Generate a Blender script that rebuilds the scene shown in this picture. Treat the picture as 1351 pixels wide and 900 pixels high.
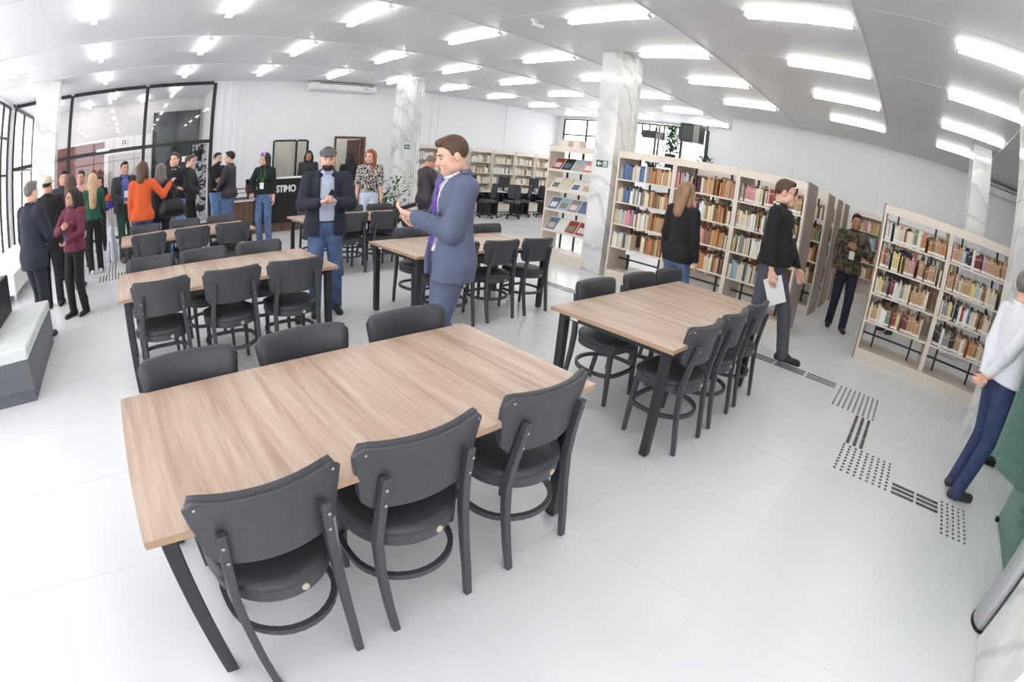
import bpy, bmesh, math, random
import numpy as np
from mathutils import Vector, Matrix, Euler
PI = math.pi
random.seed(7)
sc = bpy.context.scene
for o in list(bpy.data.objects): bpy.data.objects.remove(o)
C = sc.collection

# ------------------------------------------------------------------ camera
CAM_H = 1.644
PITCH, YAW, ROLL = -0.3555, 0.803, 0.0978
cam = bpy.data.cameras.new('camera'); camo = bpy.data.objects.new('camera', cam); C.objects.link(camo)
_F = Vector((math.sin(YAW)*math.cos(PITCH), math.cos(YAW)*math.cos(PITCH), math.sin(PITCH)))
_R = Vector((math.cos(YAW), -math.sin(YAW), 0)); _U = _R.cross(_F)
_R2 = math.cos(ROLL)*_R + math.sin(ROLL)*_U; _U2 = -math.sin(ROLL)*_R + math.cos(ROLL)*_U
mw = Matrix((( _R2.x, _U2.x, -_F.x, 0), (_R2.y, _U2.y, -_F.y, 0), (_R2.z, _U2.z, -_F.z, CAM_H), (0, 0, 0, 1)))
camo.matrix_world = mw
cam.type = 'PANO'
cam.sensor_fit = 'HORIZONTAL'; cam.sensor_width = 36.0; cam.sensor_height = 24.0
cam.clip_start = 0.02; cam.clip_end = 200
def setp(k, v):
    done = False
    for tgt in (getattr(cam, 'cycles', None), cam):
        if tgt is not None and hasattr(tgt, k):
            try: setattr(tgt, k, v); done = True
            except Exception as e: print('cam', k, e)
    if not done: print('no camera property', k)
setp('panorama_type', 'FISHEYE_EQUISOLID')
setp('fisheye_lens', 17.618)
setp('fisheye_fov', math.radians(180))
sc.camera = camo

# ------------------------------------------------------------------ world, exposure
w = bpy.data.worlds.new('world'); sc.world = w; w.use_nodes = True
bg = w.node_tree.nodes['Background']; bg.inputs[0].default_value = (1.0, 0.995, 1.0, 1); bg.inputs[1].default_value = 4.2
sc.view_settings.view_transform = 'Standard'; sc.view_settings.look = 'None'
sc.view_settings.gamma = 1.0; sc.view_settings.use_curve_mapping = False
EXPO = 0.13
TUBE = 27.0
sc.view_settings.exposure = EXPO

# ------------------------------------------------------------------ materials
def lin(c):
    return tuple((v/255/12.92 if v/255 <= .04045 else ((v/255+.055)/1.055)**2.4) for v in c)
MATS = {}
def mat(name, rgb, rough=.5, metal=0., var=.06, scale=8., bump=0., spec=.5, coat=0., stretch=None):
    if name in MATS: return MATS[name]
    m = bpy.data.materials.new(name); m.use_nodes = True; nt = m.node_tree; b = nt.nodes['Principled BSDF']
    b.inputs['Roughness'].default_value = rough; b.inputs['Metallic'].default_value = metal
    b.inputs['Specular IOR Level'].default_value = spec; b.inputs['Coat Weight'].default_value = coat
    c = lin(rgb)
    tc = nt.nodes.new('ShaderNodeTexCoord'); mp = nt.nodes.new('ShaderNodeMapping'); nz = nt.nodes.new('ShaderNodeTexNoise')
    if stretch: mp.inputs['Scale'].default_value = stretch
    nt.links.new(tc.outputs['Object'], mp.inputs[0]); nt.links.new(mp.outputs[0], nz.inputs['Vector'])
    nz.inputs['Scale'].default_value = scale; nz.inputs['Detail'].default_value = 4
    r = nt.nodes.new('ShaderNodeValToRGB')
    lo, hi = 1-var, 1+var
    r.color_ramp.elements[0].position = .3; r.color_ramp.elements[1].position = .7
    r.color_ramp.elements[0].color = (*[min(1, v*lo) for v in c], 1); r.color_ramp.elements[1].color = (*[min(1, v*hi) for v in c], 1)
    nt.links.new(nz.outputs['Fac'], r.inputs[0]); nt.links.new(r.outputs[0], b.inputs['Base Color'])
    if bump:
        bp = nt.nodes.new('ShaderNodeBump'); bp.inputs['Strength'].default_value = bump; bp.inputs['Distance'].default_value = .01
        nt.links.new(nz.outputs['Fac'], bp.inputs['Height']); nt.links.new(bp.outputs[0], b.inputs['Normal'])
    MATS[name] = m; return m
def emis(name, rgb, strength):
    m = bpy.data.materials.new(name); m.use_nodes = True; nt = m.node_tree; nt.nodes.clear()
    e = nt.nodes.new('ShaderNodeEmission'); o = nt.nodes.new('ShaderNodeOutputMaterial')
    e.inputs[0].default_value = (*lin(rgb), 1); e.inputs[1].default_value = strength
    nt.links.new(e.outputs[0], o.inputs[0]); MATS[name] = m; return m
def glassmat(name, rgb, alpha_t=.85, rough=.02):
    m = bpy.data.materials.new(name); m.use_nodes = True; nt = m.node_tree; nt.nodes.clear()
    o = nt.nodes.new('ShaderNodeOutputMaterial'); t = nt.nodes.new('ShaderNodeBsdfTransparent'); g = nt.nodes.new('ShaderNodeBsdfGlossy')
    fr = nt.nodes.new('ShaderNodeLayerWeight'); fr.inputs[0].default_value = .5
    mx = nt.nodes.new('ShaderNodeMixShader'); t.inputs[0].default_value = (*lin(rgb), 1); g.inputs['Roughness'].default_value = rough
    mm = nt.nodes.new('ShaderNodeMath'); mm.operation = 'MULTIPLY_ADD'; mm.inputs[1].default_value = .9; mm.inputs[2].default_value = .05
    pw_ = nt.nodes.new('ShaderNodeMath'); pw_.operation = 'POWER'; pw_.inputs[1].default_value = 5.0
    nt.links.new(fr.outputs['Facing'], pw_.inputs[0]); nt.links.new(pw_.outputs[0], mm.inputs[0]); nt.links.new(mm.outputs[0], mx.inputs[0])
    nt.links.new(t.outputs[0], mx.inputs[1]); nt.links.new(g.outputs[0], mx.inputs[2]); nt.links.new(mx.outputs[0], o.inputs[0])
    MATS[name] = m; return m
def wood(name, a, b_, scale=1.0, axis='y', rough=.35):
    m = bpy.data.materials.new(name); m.use_nodes = True; nt = m.node_tree; b = nt.nodes['Principled BSDF']
    tc = nt.nodes.new('ShaderNodeTexCoord'); mp = nt.nodes.new('ShaderNodeMapping')
    s = {'y': (14, .8, 14), 'x': (.8, 14, 14), 'z': (14, 14, .8)}[axis]
    mp.inputs['Scale'].default_value = tuple(v*scale for v in s)
    n1 = nt.nodes.new('ShaderNodeTexNoise'); n1.inputs['Scale'].default_value = 1.2; n1.inputs['Detail'].default_value = 8; n1.inputs['Roughness'].default_value = .62; n1.inputs['Distortion'].default_value = .5
    n2 = nt.nodes.new('ShaderNodeTexNoise'); n2.inputs['Scale'].default_value = 7; n2.inputs['Detail'].default_value = 4
    mx = nt.nodes.new('ShaderNodeMath'); mx.operation = 'MULTIPLY_ADD'; mx.inputs[1].default_value = .3
    nt.links.new(tc.outputs['Object'], mp.inputs[0]); nt.links.new(mp.outputs[0], n1.inputs['Vector']); nt.links.new(mp.outputs[0], n2.inputs['Vector'])
    nt.links.new(n2.outputs['Fac'], mx.inputs[0]); nt.links.new(n1.outputs['Fac'], mx.inputs[2])
    r = nt.nodes.new('ShaderNodeValToRGB'); r.color_ramp.elements[0].position = .46; r.color_ramp.elements[1].position = .82
    r.color_ramp.elements[0].color = (*lin(a), 1); r.color_ramp.elements[1].color = (*lin(b_), 1)
    nt.links.new(mx.outputs[0], r.inputs[0]); nt.links.new(r.outputs[0], b.inputs['Base Color']); b.inputs['Roughness'].default_value = rough
    MATS[name] = m; return m
def marble(name):
    m = bpy.data.materials.new(name); m.use_nodes = True; nt = m.node_tree; b = nt.nodes['Principled BSDF']
    tc = nt.nodes.new('ShaderNodeTexCoord'); n0 = nt.nodes.new('ShaderNodeTexNoise'); n0.inputs['Scale'].default_value = 1.6; n0.inputs['Detail'].default_value = 6
    wv = nt.nodes.new('ShaderNodeTexWave'); wv.inputs['Scale'].default_value = .9; wv.inputs['Distortion'].default_value = 9; wv.inputs['Detail'].default_value = 5; wv.inputs['Detail Scale'].default_value = 1.4
    mp = nt.nodes.new('ShaderNodeMapping'); mp.inputs['Rotation'].default_value = (.5, .6, .4)
    nt.links.new(tc.outputs['Object'], mp.inputs[0]); nt.links.new(mp.outputs[0], wv.inputs['Vector']); nt.links.new(mp.outputs[0], n0.inputs['Vector'])
    r = nt.nodes.new('ShaderNodeValToRGB'); e = r.color_ramp.elements
    e[0].position = 0; e[0].color = (*lin((216, 217, 217)), 1); e[1].position = .22; e[1].color = (*lin((240, 240, 238)), 1)
    r2 = nt.nodes.new('ShaderNodeValToRGB'); r2.color_ramp.elements[0].position = .3; r2.color_ramp.elements[1].position = .6
    r2.color_ramp.elements[0].color = (*lin((218, 219, 220)), 1); r2.color_ramp.elements[1].color = (1, 1, 1, 1)
    mx = nt.nodes.new('ShaderNodeMix'); mx.data_type = 'RGBA'; mx.blend_type = 'MULTIPLY'; mx.inputs[0].default_value = 1
    nt.links.new(wv.outputs['Fac'], r.inputs[0]); nt.links.new(n0.outputs['Fac'], r2.inputs[0])
    nt.links.new(r.outputs[0], mx.inputs[6]); nt.links.new(r2.outputs[0], mx.inputs[7]); nt.links.new(mx.outputs[2], b.inputs['Base Color'])
    b.inputs['Roughness'].default_value = .12; MATS[name] = m; return m
def pattern(name, a, b_, scale, kind='noise', rough=.8, lo=.47, hi=.53):
    m = bpy.data.materials.new(name); m.use_nodes = True; nt = m.node_tree; b = nt.nodes['Principled BSDF']
    tc = nt.nodes.new('ShaderNodeTexCoord')
    n = nt.nodes.new('ShaderNodeTexVoronoi' if kind == 'vor' else 'ShaderNodeTexNoise'); n.inputs['Scale'].default_value = scale
    nt.links.new(tc.outputs['Object'], n.inputs['Vector'])
    r = nt.nodes.new('ShaderNodeValToRGB'); r.color_ramp.elements[0].position = lo; r.color_ramp.elements[1].position = hi
    r.color_ramp.elements[0].color = (*lin(a), 1); r.color_ramp.elements[1].color = (*lin(b_), 1)
    nt.links.new(n.outputs[0], r.inputs[0]); nt.links.new(r.outputs[0], b.inputs['Base Color']); b.inputs['Roughness'].default_value = rough
    MATS[name] = m; return m
def infomat(name, band=True, rough=.55):
    """colour from the object's own colour; a pale shelf-mark label low on the spine"""
    m = bpy.data.materials.new(name); m.use_nodes = True; nt = m.node_tree; b = nt.nodes['Principled BSDF']; b.inputs['Roughness'].default_value = rough
    oi = nt.nodes.new('ShaderNodeObjectInfo'); col = oi.outputs['Color']
    if band:
        tc = nt.nodes.new('ShaderNodeTexCoord'); sx = nt.nodes.new('ShaderNodeSeparateXYZ'); nt.links.new(tc.outputs['Generated'], sx.inputs[0])
        r = nt.nodes.new('ShaderNodeValToRGB'); r.color_ramp.interpolation = 'CONSTANT'
        e = r.color_ramp.elements; e[0].position = 0; e[0].color = (0, 0, 0, 1); e[1].position = .05; e[1].color = (1, 1, 1, 1)
        x = e.new(.2); x.color = (0, 0, 0, 1); x = e.new(.72); x.color = (.35, .35, .35, 1); x = e.new(.8); x.color = (0, 0, 0, 1)
        mx = nt.nodes.new('ShaderNodeMix'); mx.data_type = 'RGBA'; mx.inputs[7].default_value = (.82, .8, .76, 1)
        nt.links.new(sx.outputs[2], r.inputs[0]); nt.links.new(r.outputs[0], mx.inputs[0]); nt.links.new(col, mx.inputs[6]); col = mx.outputs[2]
    nt.links.new(col, b.inputs['Base Color']); MATS[name] = m; return m
def attrmat(name, rough=.6):
    m = bpy.data.materials.new(name); m.use_nodes = True; nt = m.node_tree; b = nt.nodes['Principled BSDF']; b.inputs['Roughness'].default_value = rough
    a = nt.nodes.new('ShaderNodeAttribute'); a.attribute_name = 'tint'; nt.links.new(a.outputs['Color'], b.inputs['Base Color']); MATS[name] = m; return m

M_floor = mat('floor_porcelain', (222, 224, 225), rough=.24, var=.025, scale=1.1, spec=.4)
M_grout = mat('floor_grout', (214, 216, 217), rough=.6)
M_wall = mat('wall_paint', (232, 234, 236), rough=.7, var=.012, scale=2)
M_ceil = mat('ceiling_white', (214, 215, 218), rough=.45, var=.015, scale=1)
M_seam = mat('ceiling_trim', (222, 223, 226), rough=.5)
M_marble = marble('white_marble')
M_black = mat('black_steel', (44, 46, 48), rough=.38, var=.05)
M_frame = mat('black_window_frame', (34, 34, 37), rough=.4)
M_chair = mat('chair_black_lacquer', (68, 70, 74), rough=.45, var=.04, scale=30)
M_pad = mat('chair_black_vinyl', (58, 59, 64), rough=.42, var=.06, scale=60, bump=.05)
M_tag = mat('chair_badge_beige', (196, 184, 160), rough=.4)
M_bolt = mat('steel_bolt', (190, 190, 192), rough=.25, metal=1)
M_steel = mat('brushed_steel', (196, 198, 200), rough=.28, metal=.9, var=.05, scale=20, stretch=(1, 1, 30))
M_dsteel = mat('tactile_steel', (120, 120, 122), rough=.25, metal=.9)
M_table = wood('table_walnut_laminate', (160, 134, 114), (203, 181, 164), .8, 'y')
M_tedge = mat('table_edge', (172, 142, 116), rough=.45)
M_beige = mat('shelf_beige_enamel', (228, 217, 203), rough=.4, var=.02)
M_endp = mat('shelf_end_taupe', (150, 134, 124), rough=.5, var=.04, scale=14, stretch=(8, 8, 1))
M_slat = wood('counter_wood', (98, 74, 58), (140, 108, 86), 1.2, 'z', .5)
M_white = mat('white_plastic', (236, 236, 236), rough=.35)
M_paper = mat('white_paper', (240, 240, 240), rough=.7, var=.01)
M_dark = mat('black_plastic', (24, 24, 26), rough=.4)
M_bench = mat('bench_grey_laminate', (92, 95, 100), rough=.45)
M_cush = mat('bench_pale_cushion', (206, 210, 210), rough=.7)
M_green = mat('exit_sign_green', (18, 92, 62), rough=.4)
M_leaf = mat('plant_leaf', (48, 92, 44), rough=.5, var=.3)
M_pot = mat('plant_pot_black', (32, 32, 34), rough=.5)
M_maroon = mat('maroon_wall', (112, 58, 56), rough=.7)
M_greyp = mat('vestibule_grey', (214, 211, 208), rough=.6)
M_doorw = mat('door_brown_wood', (92, 66, 52), rough=.45, var=.15, scale=4, stretch=(6, 6, 1))
M_glass = glassmat('clear_glass', (247, 247, 248))
M_gglass = glassmat('green_glass', (212, 232, 226))
M_tube = emis('fluorescent_tube', (255, 254, 250), TUBE)
M_book = infomat('book_cover'); M_mag = infomat('magazine_cover', False, .3)
M_pages = mat('book_pages', (226, 214, 190), rough=.8)
M_stuffbook = attrmat('packed_books')

# ------------------------------------------------------------------ mesh helpers
def box(bm, x0, x1, y0, y1, z0, z1, mi=0):
    v = [bm.verts.new(p) for p in ((x0, y0, z0), (x1, y0, z0), (x1, y1, z0), (x0, y1, z0), (x0, y0, z1), (x1, y0, z1), (x1, y1, z1), (x0, y1, z1))]
    fs = [bm.faces.new([v[i] for i in q]) for q in ((0, 3, 2, 1), (4, 5, 6, 7), (0, 1, 5, 4), (1, 2, 6, 5), (2, 3, 7, 6), (3, 0, 4, 7))]
    for f in fs: f.material_index = mi
    return fs
def bar(bm, a, b, wx, wy, up=(0, 0, 1), w2=None):
    """square bar from a to b; wx, wy its section; w2 section scale at b"""
    a, b = Vector(a), Vector(b); d = (b-a).normalized(); u = Vector(up)
    if abs(d.dot(u)) > .98: u = Vector((0, 1, 0))
    s = d.cross(u).normalized(); t = s.cross(d).normalized(); k = 1 if w2 is None else w2
    ra = [bm.verts.new(a + s*sx*wx/2 + t*sy*wy/2) for sx, sy in ((-1, -1), (1, -1), (1, 1), (-1, 1))]
    rb = [bm.verts.new(b + s*sx*wx/2*k + t*sy*wy/2*k) for sx, sy in ((-1, -1), (1, -1), (1, 1), (-1, 1))]
    for i in range(4): bm.faces.new((ra[i], ra[(i+1) % 4], rb[(i+1) % 4], rb[i]))
    bm.faces.new(ra[::-1]); bm.faces.new(rb)
def tube(bm, pts, rad, n=8, closed=False, flat=None):
    """round (or rectangular when flat=(w,h)) tube along points"""
    P = [Vector(p) for p in pts]; m = len(P); rings = []
    for i, p in enumerate(P):
        d = (P[(i+1) % m]-P[i-1]) if closed else (P[min(i+1, m-1)]-P[max(i-1, 0)])
        d.normalize(); u = Vector((0, 0, 1))
        if abs(d.dot(u)) > .98: u = Vector((0, 1, 0))
        s = d.cross(u).normalized(); t = s.cross(d).normalized()
        r = rad[i] if isinstance(rad, (list, tuple)) else rad
        if flat: off = [s*a*flat[0]/2 + t*b*flat[1]/2 for a, b in ((-1, -1), (1, -1), (1, 1), (-1, 1))]
        else: off = [s*math.cos(2*PI*k/n)*r + t*math.sin(2*PI*k/n)*r for k in range(n)]
        rings.append([bm.verts.new(p+o) for o in off])
    k = len(rings[0])
    for i in range(m if closed else m-1):
        a, b = rings[i], rings[(i+1) % m]
        for j in range(k): bm.faces.new((a[j], a[(j+1) % k], b[(j+1) % k], b[j]))
    if not closed: bm.faces.new(rings[0][::-1]); bm.faces.new(rings[-1])
def lathe(bm, prof, n=20, c=(0, 0, 0)):
    rings = [[bm.verts.new((c[0]+r*math.cos(2*PI*k/n), c[1]+r*math.sin(2*PI*k/n), c[2]+z)) for k in range(n)] for r, z in prof]
    for a, b in zip(rings, rings[1:]):
        for k in range(n): bm.faces.new((a[k], a[(k+1) % n], b[(k+1) % n], b[k]))
    bm.faces.new(rings[0][::-1]); bm.faces.new(rings[-1])
def loft(bm, rings, cap=True):
    R = [[bm.verts.new(p) for p in r] for r in rings]; k = len(R[0])
    for a, b in zip(R, R[1:]):
        for j in range(k): bm.faces.new((a[j], a[(j+1) % k], b[(j+1) % k], b[j]))
    if cap: bm.faces.new(R[0][::-1]); bm.faces.new(R[-1])
def mesh(name, bm, m, smooth=False, bevel=0):
    if bevel: bmesh.ops.bevel(bm, geom=bm.edges[:], offset=bevel, segments=1, affect='EDGES', clamp_overlap=True)
    bmesh.ops.recalc_face_normals(bm, faces=bm.faces[:])
    me = bpy.data.meshes.new(name); bm.to_mesh(me); bm.free()
    for x in (m if isinstance(m, (list, tuple)) else [m]): me.materials.append(x)
    if smooth: me.shade_smooth()
    return me
def obj(name, me, parent=None, loc=(0, 0, 0), rz=0, rot=None):
    o = bpy.data.objects.new(name, me); C.objects.link(o); o.location = loc; o.rotation_euler = rot if rot else (0, 0, rz)
    if parent: o.parent = parent
    return o
def mk(name, fn, m, parent=None, loc=(0, 0, 0), rz=0, smooth=False, bevel=0):
    bm = bmesh.new(); fn(bm); return obj(name, mesh(name, bm, m, smooth, bevel), parent, loc, rz)
def bx(name, dims, m, parent=None, bevel=0, loc=(0, 0, 0), rz=0):
    return mk(name, lambda b: box(b, *dims), m, parent, loc, rz, bevel=bevel)
def tag(o, label, cat, group=None):
    o['label'] = label; o['category'] = cat
    if group: o['group'] = group
    return o
def thing(name, label, cat, loc=(0, 0, 0), rz=0, group=None):
    return tag(obj(name, None, None, loc, rz), label, cat, group)
def struct(o): o['kind'] = 'structure'; return o
def copy_tree(root, loc=None, rz=None, label=None, group=None, parent=None):
    r = root.copy(); C.objects.link(r)
    if parent is not None: r.parent = parent
    if loc is not None: r.location = loc
    if rz is not None: r.rotation_euler = (0, 0, rz)
    if label: r['label'] = label
    if group: r['group'] = group
    for ch in list(root.children): copy_tree(ch, parent=r)
    return r

# ------------------------------------------------------------------ room shell
ZC = 3.72; XL, XR, XE, YB, YF = -3.45, 12.6, 15.0, 13.1, -1.75
TS = .805; TX, TY = .82-6*TS, .27-3*TS
floor = struct(bx('floor', (XL-1, XE+.2, -4.4, 17.0, -.06, -.0012), M_grout))
tile_me = None
cells = []
for i in range(-1, 26):
    for j in range(-3, 24):
        x, y = TX+i*TS, TY+j*TS
        if x+TS < XL-.9 or x > XE+.1 or y+TS < -4.2 or y > 16.9: continue
        cells.append((math.hypot(x+.4-1.2, y+.4-1.0), x, y))
cells.sort()
bm = bmesh.new(); box(bm, 0, TS-.003, 0, TS-.003, -.012, 0); tile_me = mesh('tile', bm, M_floor)
for d, x, y in cells[:300]: obj('tile', tile_me, floor, (x, y, 0))
def resttiles(b):
    for d, x, y in cells[300:]: box(b, x, x+TS-.004, y, y+TS-.004, -.012, 0)
o = mk('far_tiles', resttiles, M_floor, floor); o['kind'] = 'stuff'
ceil = struct(bx('ceiling', (XL-1, XE+.2, -4.4, 17.0, ZC, ZC+.1), M_ceil))
def seams(b):
    x = XL
    while x < XE: box(b, x, x+.006, -4.2, 13.1, ZC-.003, ZC+.01); x += 2.0
o = mk('panel_seam', seams, M_seam, ceil); o['kind'] = 'stuff'
wb = struct(mk('wall_back', lambda b: (box(b, 2.2, 3.98, YB, YB+.2, 0, ZC), box(b, 3.98, 4.98, YB, YB+.2, 0, 1.08), box(b, 3.98, 4.98, YB, YB+.2, 2.08, ZC),
     box(b, 4.98, 5.8, YB, YB+.2, 0, ZC), box(b, 5.8, 6.75, YB, YB+.2, 2.2, ZC), box(b, 6.75, XE, YB, YB+.2, 0, ZC)), M_wall))
for x in (2.46, 2.67, 2.86, 3.06, 9.05, 9.3, 12.2):
    bx('wall_rib', (x-.02, x+.02, YB-.02, YB, 0, ZC), M_wall, wb)
struct(bx('baseboard_back', (6.75, XE, YB-.02, YB, 0, .1), M_white))
wr = struct(bx('wall_right', (XR, XR+.2, -4.2, 5.0, 0, ZC), M_wall))
for y in (-1.55, .9, 3.2): bx('wall_joint', (XR-.006, XR, y-.006, y+.006, 0, ZC), M_seam, wr)
struct(bx('wall_side', (XR+.2, XE, 4.8, 5.0, 0, ZC), M_wall))
struct(mk('wall_added_lobby', lambda b: (box(b, 1.5, 5.25, -4.4, -4.2, 0, ZC), box(b, 1.3, 1.5, -4.4, YF-.2, 0, ZC)), mat('added_lobby_wall', (196, 204, 199), rough=.6)))  # added walls that darken the view out through the glass doors
struct(bx('wall_annex', (5.45, XR+.2, -4.4, -4.2, 0, ZC), M_wall))
struct(mk('wall_east', lambda b: (box(b, XE, XE+.2, 4.8, 6.75, 0, ZC), box(b, XE, XE+.2, 6.75, YB, 0, 1.5), box(b, XE, XE+.2, 6.75, YB, 3.66, ZC), box(b, XE, XE+.2, 9.55, 10.6, 1.5, 3.66), box(b, XE, XE+.2, 12.8, YB, 1.5, 3.66)), M_wall))
wf = struct(mk('wall_front', lambda b: (box(b, 1.5, 1.9, YF-.2, YF, 0, ZC), box(b, XL, 1.5, YF-.2, YF, 0, .3), box(b, XL, 1.5, YF-.2, YF, 3.5, ZC), box(b, 1.9, 5.3, YF-.2, YF, 2.7, ZC), box(b, 5.25, 5.45, -4.2, -1.77, 0, ZC)), M_wall))
def window(nm, x0, x1, y0, y1, z0, z1, div, axis, glass=M_glass, fr=.05, m=M_frame, zdiv=()):
    """frame in a plane; axis 'x': lies along y at x0; 'y': lies along x at y0"""
    root = struct(obj(nm, None, None))
    def put(n, a0, a1, c0, c1, mm, th=.06):
        if axis == 'x': bx(n, (x0-th/2, x0+th/2, a0, a1, c0, c1), mm, root)
        else: bx(n, (a0, a1, y0-th/2, y0+th/2, c0, c1), mm, root)
    A0, A1 = (y0, y1) if axis == 'x' else (x0, x1)
    cuts = [A0] + list(div) + [A1]
    for a in cuts: put('frame_post', a-fr/2, a+fr/2, z0, z1, m)
    zz = [z0] + list(zdiv) + [z1]
    for z in zz:
        for a, b in zip(cuts, cuts[1:]): put('frame_rail', a+fr/2, b-fr/2, z-fr/2, z+fr/2, m)
    for a, b in zip(cuts, cuts[1:]):
        for p, q in zip(zz, zz[1:]): put('pane', a+fr/2, b-fr/2, p+fr/2, q-fr/2, glass, .008)
    return root
# left window wall
struct(mk('wall_left', lambda b: (box(b, XL-.2, XL, -1.9, 1.0, 0, ZC), box(b, XL-.2, XL, 1.0, YB, 3.66, ZC), box(b, XL-.2, XL, 1.0, YB, 0, .08), box(b, XL-.2, XL, 12.85, YB+.1, 0, ZC)), M_wall))
window('window_1', XL-.08, 0, 1.0, 12.8, .1, 3.64, [2.2, 3.4, 4.6, 5.8, 7.0, 8.2, 9.4, 10.5, 11.35, 12.1], 'x', zdiv=(2.05, 2.9))
window('window_8', XL+.05, 1.45, YF-.1, YF-.1, .32, 3.48, [-2.2, -1.0, .2], 'y', zdiv=(2.2,))
# glass partition to the vestibule
window('window_2', XL, 2.2, YB, YB, .02, 3.68, [-1.75, .35], 'y', zdiv=(2.16,), fr=.09)
window('window_3', XE, 0, 6.75, 9.55, 1.55, 3.62, [7.7, 8.6], 'x', zdiv=(2.5,))
window('window_4', XE, 0, 10.6, 12.8, 1.55, 3.62, [11.7], 'x', zdiv=(2.5, 3.0))
def sawtooth(b):
    for k in range(9): box(b, XE-.1, XE-.06, 6.9+k*.29, 6.94+k*.29, 3.2, 3.6)
o = mk('window_hanger', sawtooth, M_frame); o.parent = bpy.data.objects['window_3']
# vestibule beyond the glass
struct(mk('wall_vestibule', lambda b: (box(b, -.9, 2.4, 16.2, 16.4, 0, ZC), box(b, 2.4, 2.6, YB+.2, 16.4, 0, ZC), box(b, -3.45, -.9, 16.2, 16.4, 2.6, ZC), box(b, -3.45, -2.6, 16.2, 16.4, 0, 2.6)), M_greyp))
struct(bx('wall_maroon', (-2.6, -.9, 16.2, 16.4, 0, 2.6), M_maroon))
window('window_7', XL-.08, 0, YB+.2, 16.2, .02, 3.68, [14.7], 'x', zdiv=(2.16,))
d3 = struct(bx('door_1', (-.75, .35, 16.13, 16.2, 0, 2.15), mat('vestibule_door', (176, 172, 168), rough=.45)))
for dims in ((-.83, -.75, 16.1, 16.2, 0, 2.23), (.35, .43, 16.1, 16.2, 0, 2.23), (-.75, .35, 16.1, 16.2, 2.15, 2.23)): bx('door_frame', dims, M_greyp, d3)
bx('door_handle', (.22, .25, 16.08, 16.13, .95, 1.15), M_steel, d3)
M_night = mat('vestibule_dark_glass', (66, 74, 76), rough=.15)
M_leafy = pattern('leafy_print', (28, 32, 32), (222, 226, 226), 9, 'noise', .4)
dk = struct(bx('window_5', (.75, 2.3, 16.12, 16.2, 0, 3.3), M_night))
for x in (.75, 1.5, 2.25): bx('frame_post', (x-.03, x+.03, 16.06, 16.12, 0, 3.3), M_frame, dk)
tag(bx('leaf_print_panel', (1.75, 2.15, YB+.3, YB+.33, .1, 2.1), M_leafy), 'black and white leafy print panel behind the glass partition', 'panel')
tag(bx('notice_sheet', (1.42, 1.68, YB-.008, YB-.004, 1.68, 1.82), M_paper), 'small white notice stuck on the glass partition', 'notice')
tag(bx('door_closer', (-.95, -.6, YB-.1, YB-.04, 2.18, 2.25), M_white), 'white door closer on the black rail of the glass partition', 'door closer')
# doorway and hatch in the back wall, office behind lit by added lamps
dr = struct(mk('door_2', lambda b: (box(b, 5.78, 5.84, YB-.03, YB+.2, 0, 2.2), box(b, 6.71, 6.77, YB-.03, YB+.2, 0, 2.2), box(b, 5.84, 6.71, YB-.03, YB+.2, 2.14, 2.2)), M_doorw))
bx('door_leaf', (6.66, 6.7, YB+.2, YB+1.0, 0, 2.12), M_doorw, dr)
struct(mk('wall_office', lambda b: (box(b, 3.4, 3.5, YB+.2, 15.4, 0, ZC), box(b, 7.4, 7.5, YB+.2, 15.4, 0, ZC), box(b, 3.4, 7.5, 15.3, 15.4, 0, ZC), box(b, 5.28, 5.38, YB+.2, 15.3, 0, ZC)), mat('office_wall', (232, 230, 222), rough=.7)))
pf = thing('picture_frame', 'framed picture on the wall seen through the brown doorway', 'picture', (6.05, 15.28, 1.55))
bx('frame', (-.28, .28, -.03, 0, -.5, .5), M_doorw, pf); bx('print', (-.24, .24, -.034, -.03, -.46, .46), mat('picture_print', (206, 204, 196)), pf)
window('window_6', 3.98, 4.98, YB+.02, YB+.02, 1.08, 2.08, [4.65], 'y', fr=.05)
wbd = tag(bx('whiteboard', (3.62, 4.7, 15.22, 15.28, .9, 2.3), M_white), 'bright white board inside the office behind the hatch window', 'board')

# ------------------------------------------------------------------ marble columns
def column(x0, x1, y0, y1, label):
    r = struct(obj('column', None)); r['label'] = label
    bx('core', (x0+.012, x1-.012, y0+.012, y1-.012, 0, ZC), M_greyp, r)
    zs = [0, 1.24, 2.48, ZC]
    for a, b in zip(zs, zs[1:]):
        bx('slab', (x0, x1, y0, y0+.012, a+.002, b-.002), M_marble, r); bx('slab', (x0, x1, y1-.012, y1, a+.002, b-.002), M_marble, r)
        bx('slab', (x0, x0+.012, y0+.012, y1-.012, a+.002, b-.002), M_marble, r); bx('slab', (x1-.012, x1, y0+.012, y1-.012, a+.002, b-.002), M_marble, r)
    return r
column(-2.35, -1.8, 10.9, 11.35, 'white marble column in front of the glass partition')
column(6.67, 7.29, 11.0, 11.4, 'white marble column beside the reception counter with exit sign')
column(6.6, 7.22, 4.57, 4.96, 'white marble column between the magazine rack and the bookcases')
column(9.25, 9.87, -1.56, -1.17, 'white marble column behind the bookcases by the aisle')
column(5.3, 5.75, -1.76, -1.34, 'white marble column beside the glass entrance doors')
column(1.62, 2.28, -1.75, -1.36, 'white marble pillar beside the steel entrance post')
for x, y in ((7.02, 4.555), (7.05, 4.555)):
    o = tag(bx('cable_duct', (x-.01, x+.01, y-.012, y+.01, 1.9, ZC), M_white), 'thin white cable duct running up the marble column', 'cable duct', 'cable ducts on the columns')
for x in (7.02, 7.1, 7.18):
    tag(bx('cable_duct', (x-.012, x+.012, 10.975, 10.995, .3, ZC), M_white), 'thin white cable duct on the column beside the counter', 'cable duct', 'cable ducts by the counter')

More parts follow.
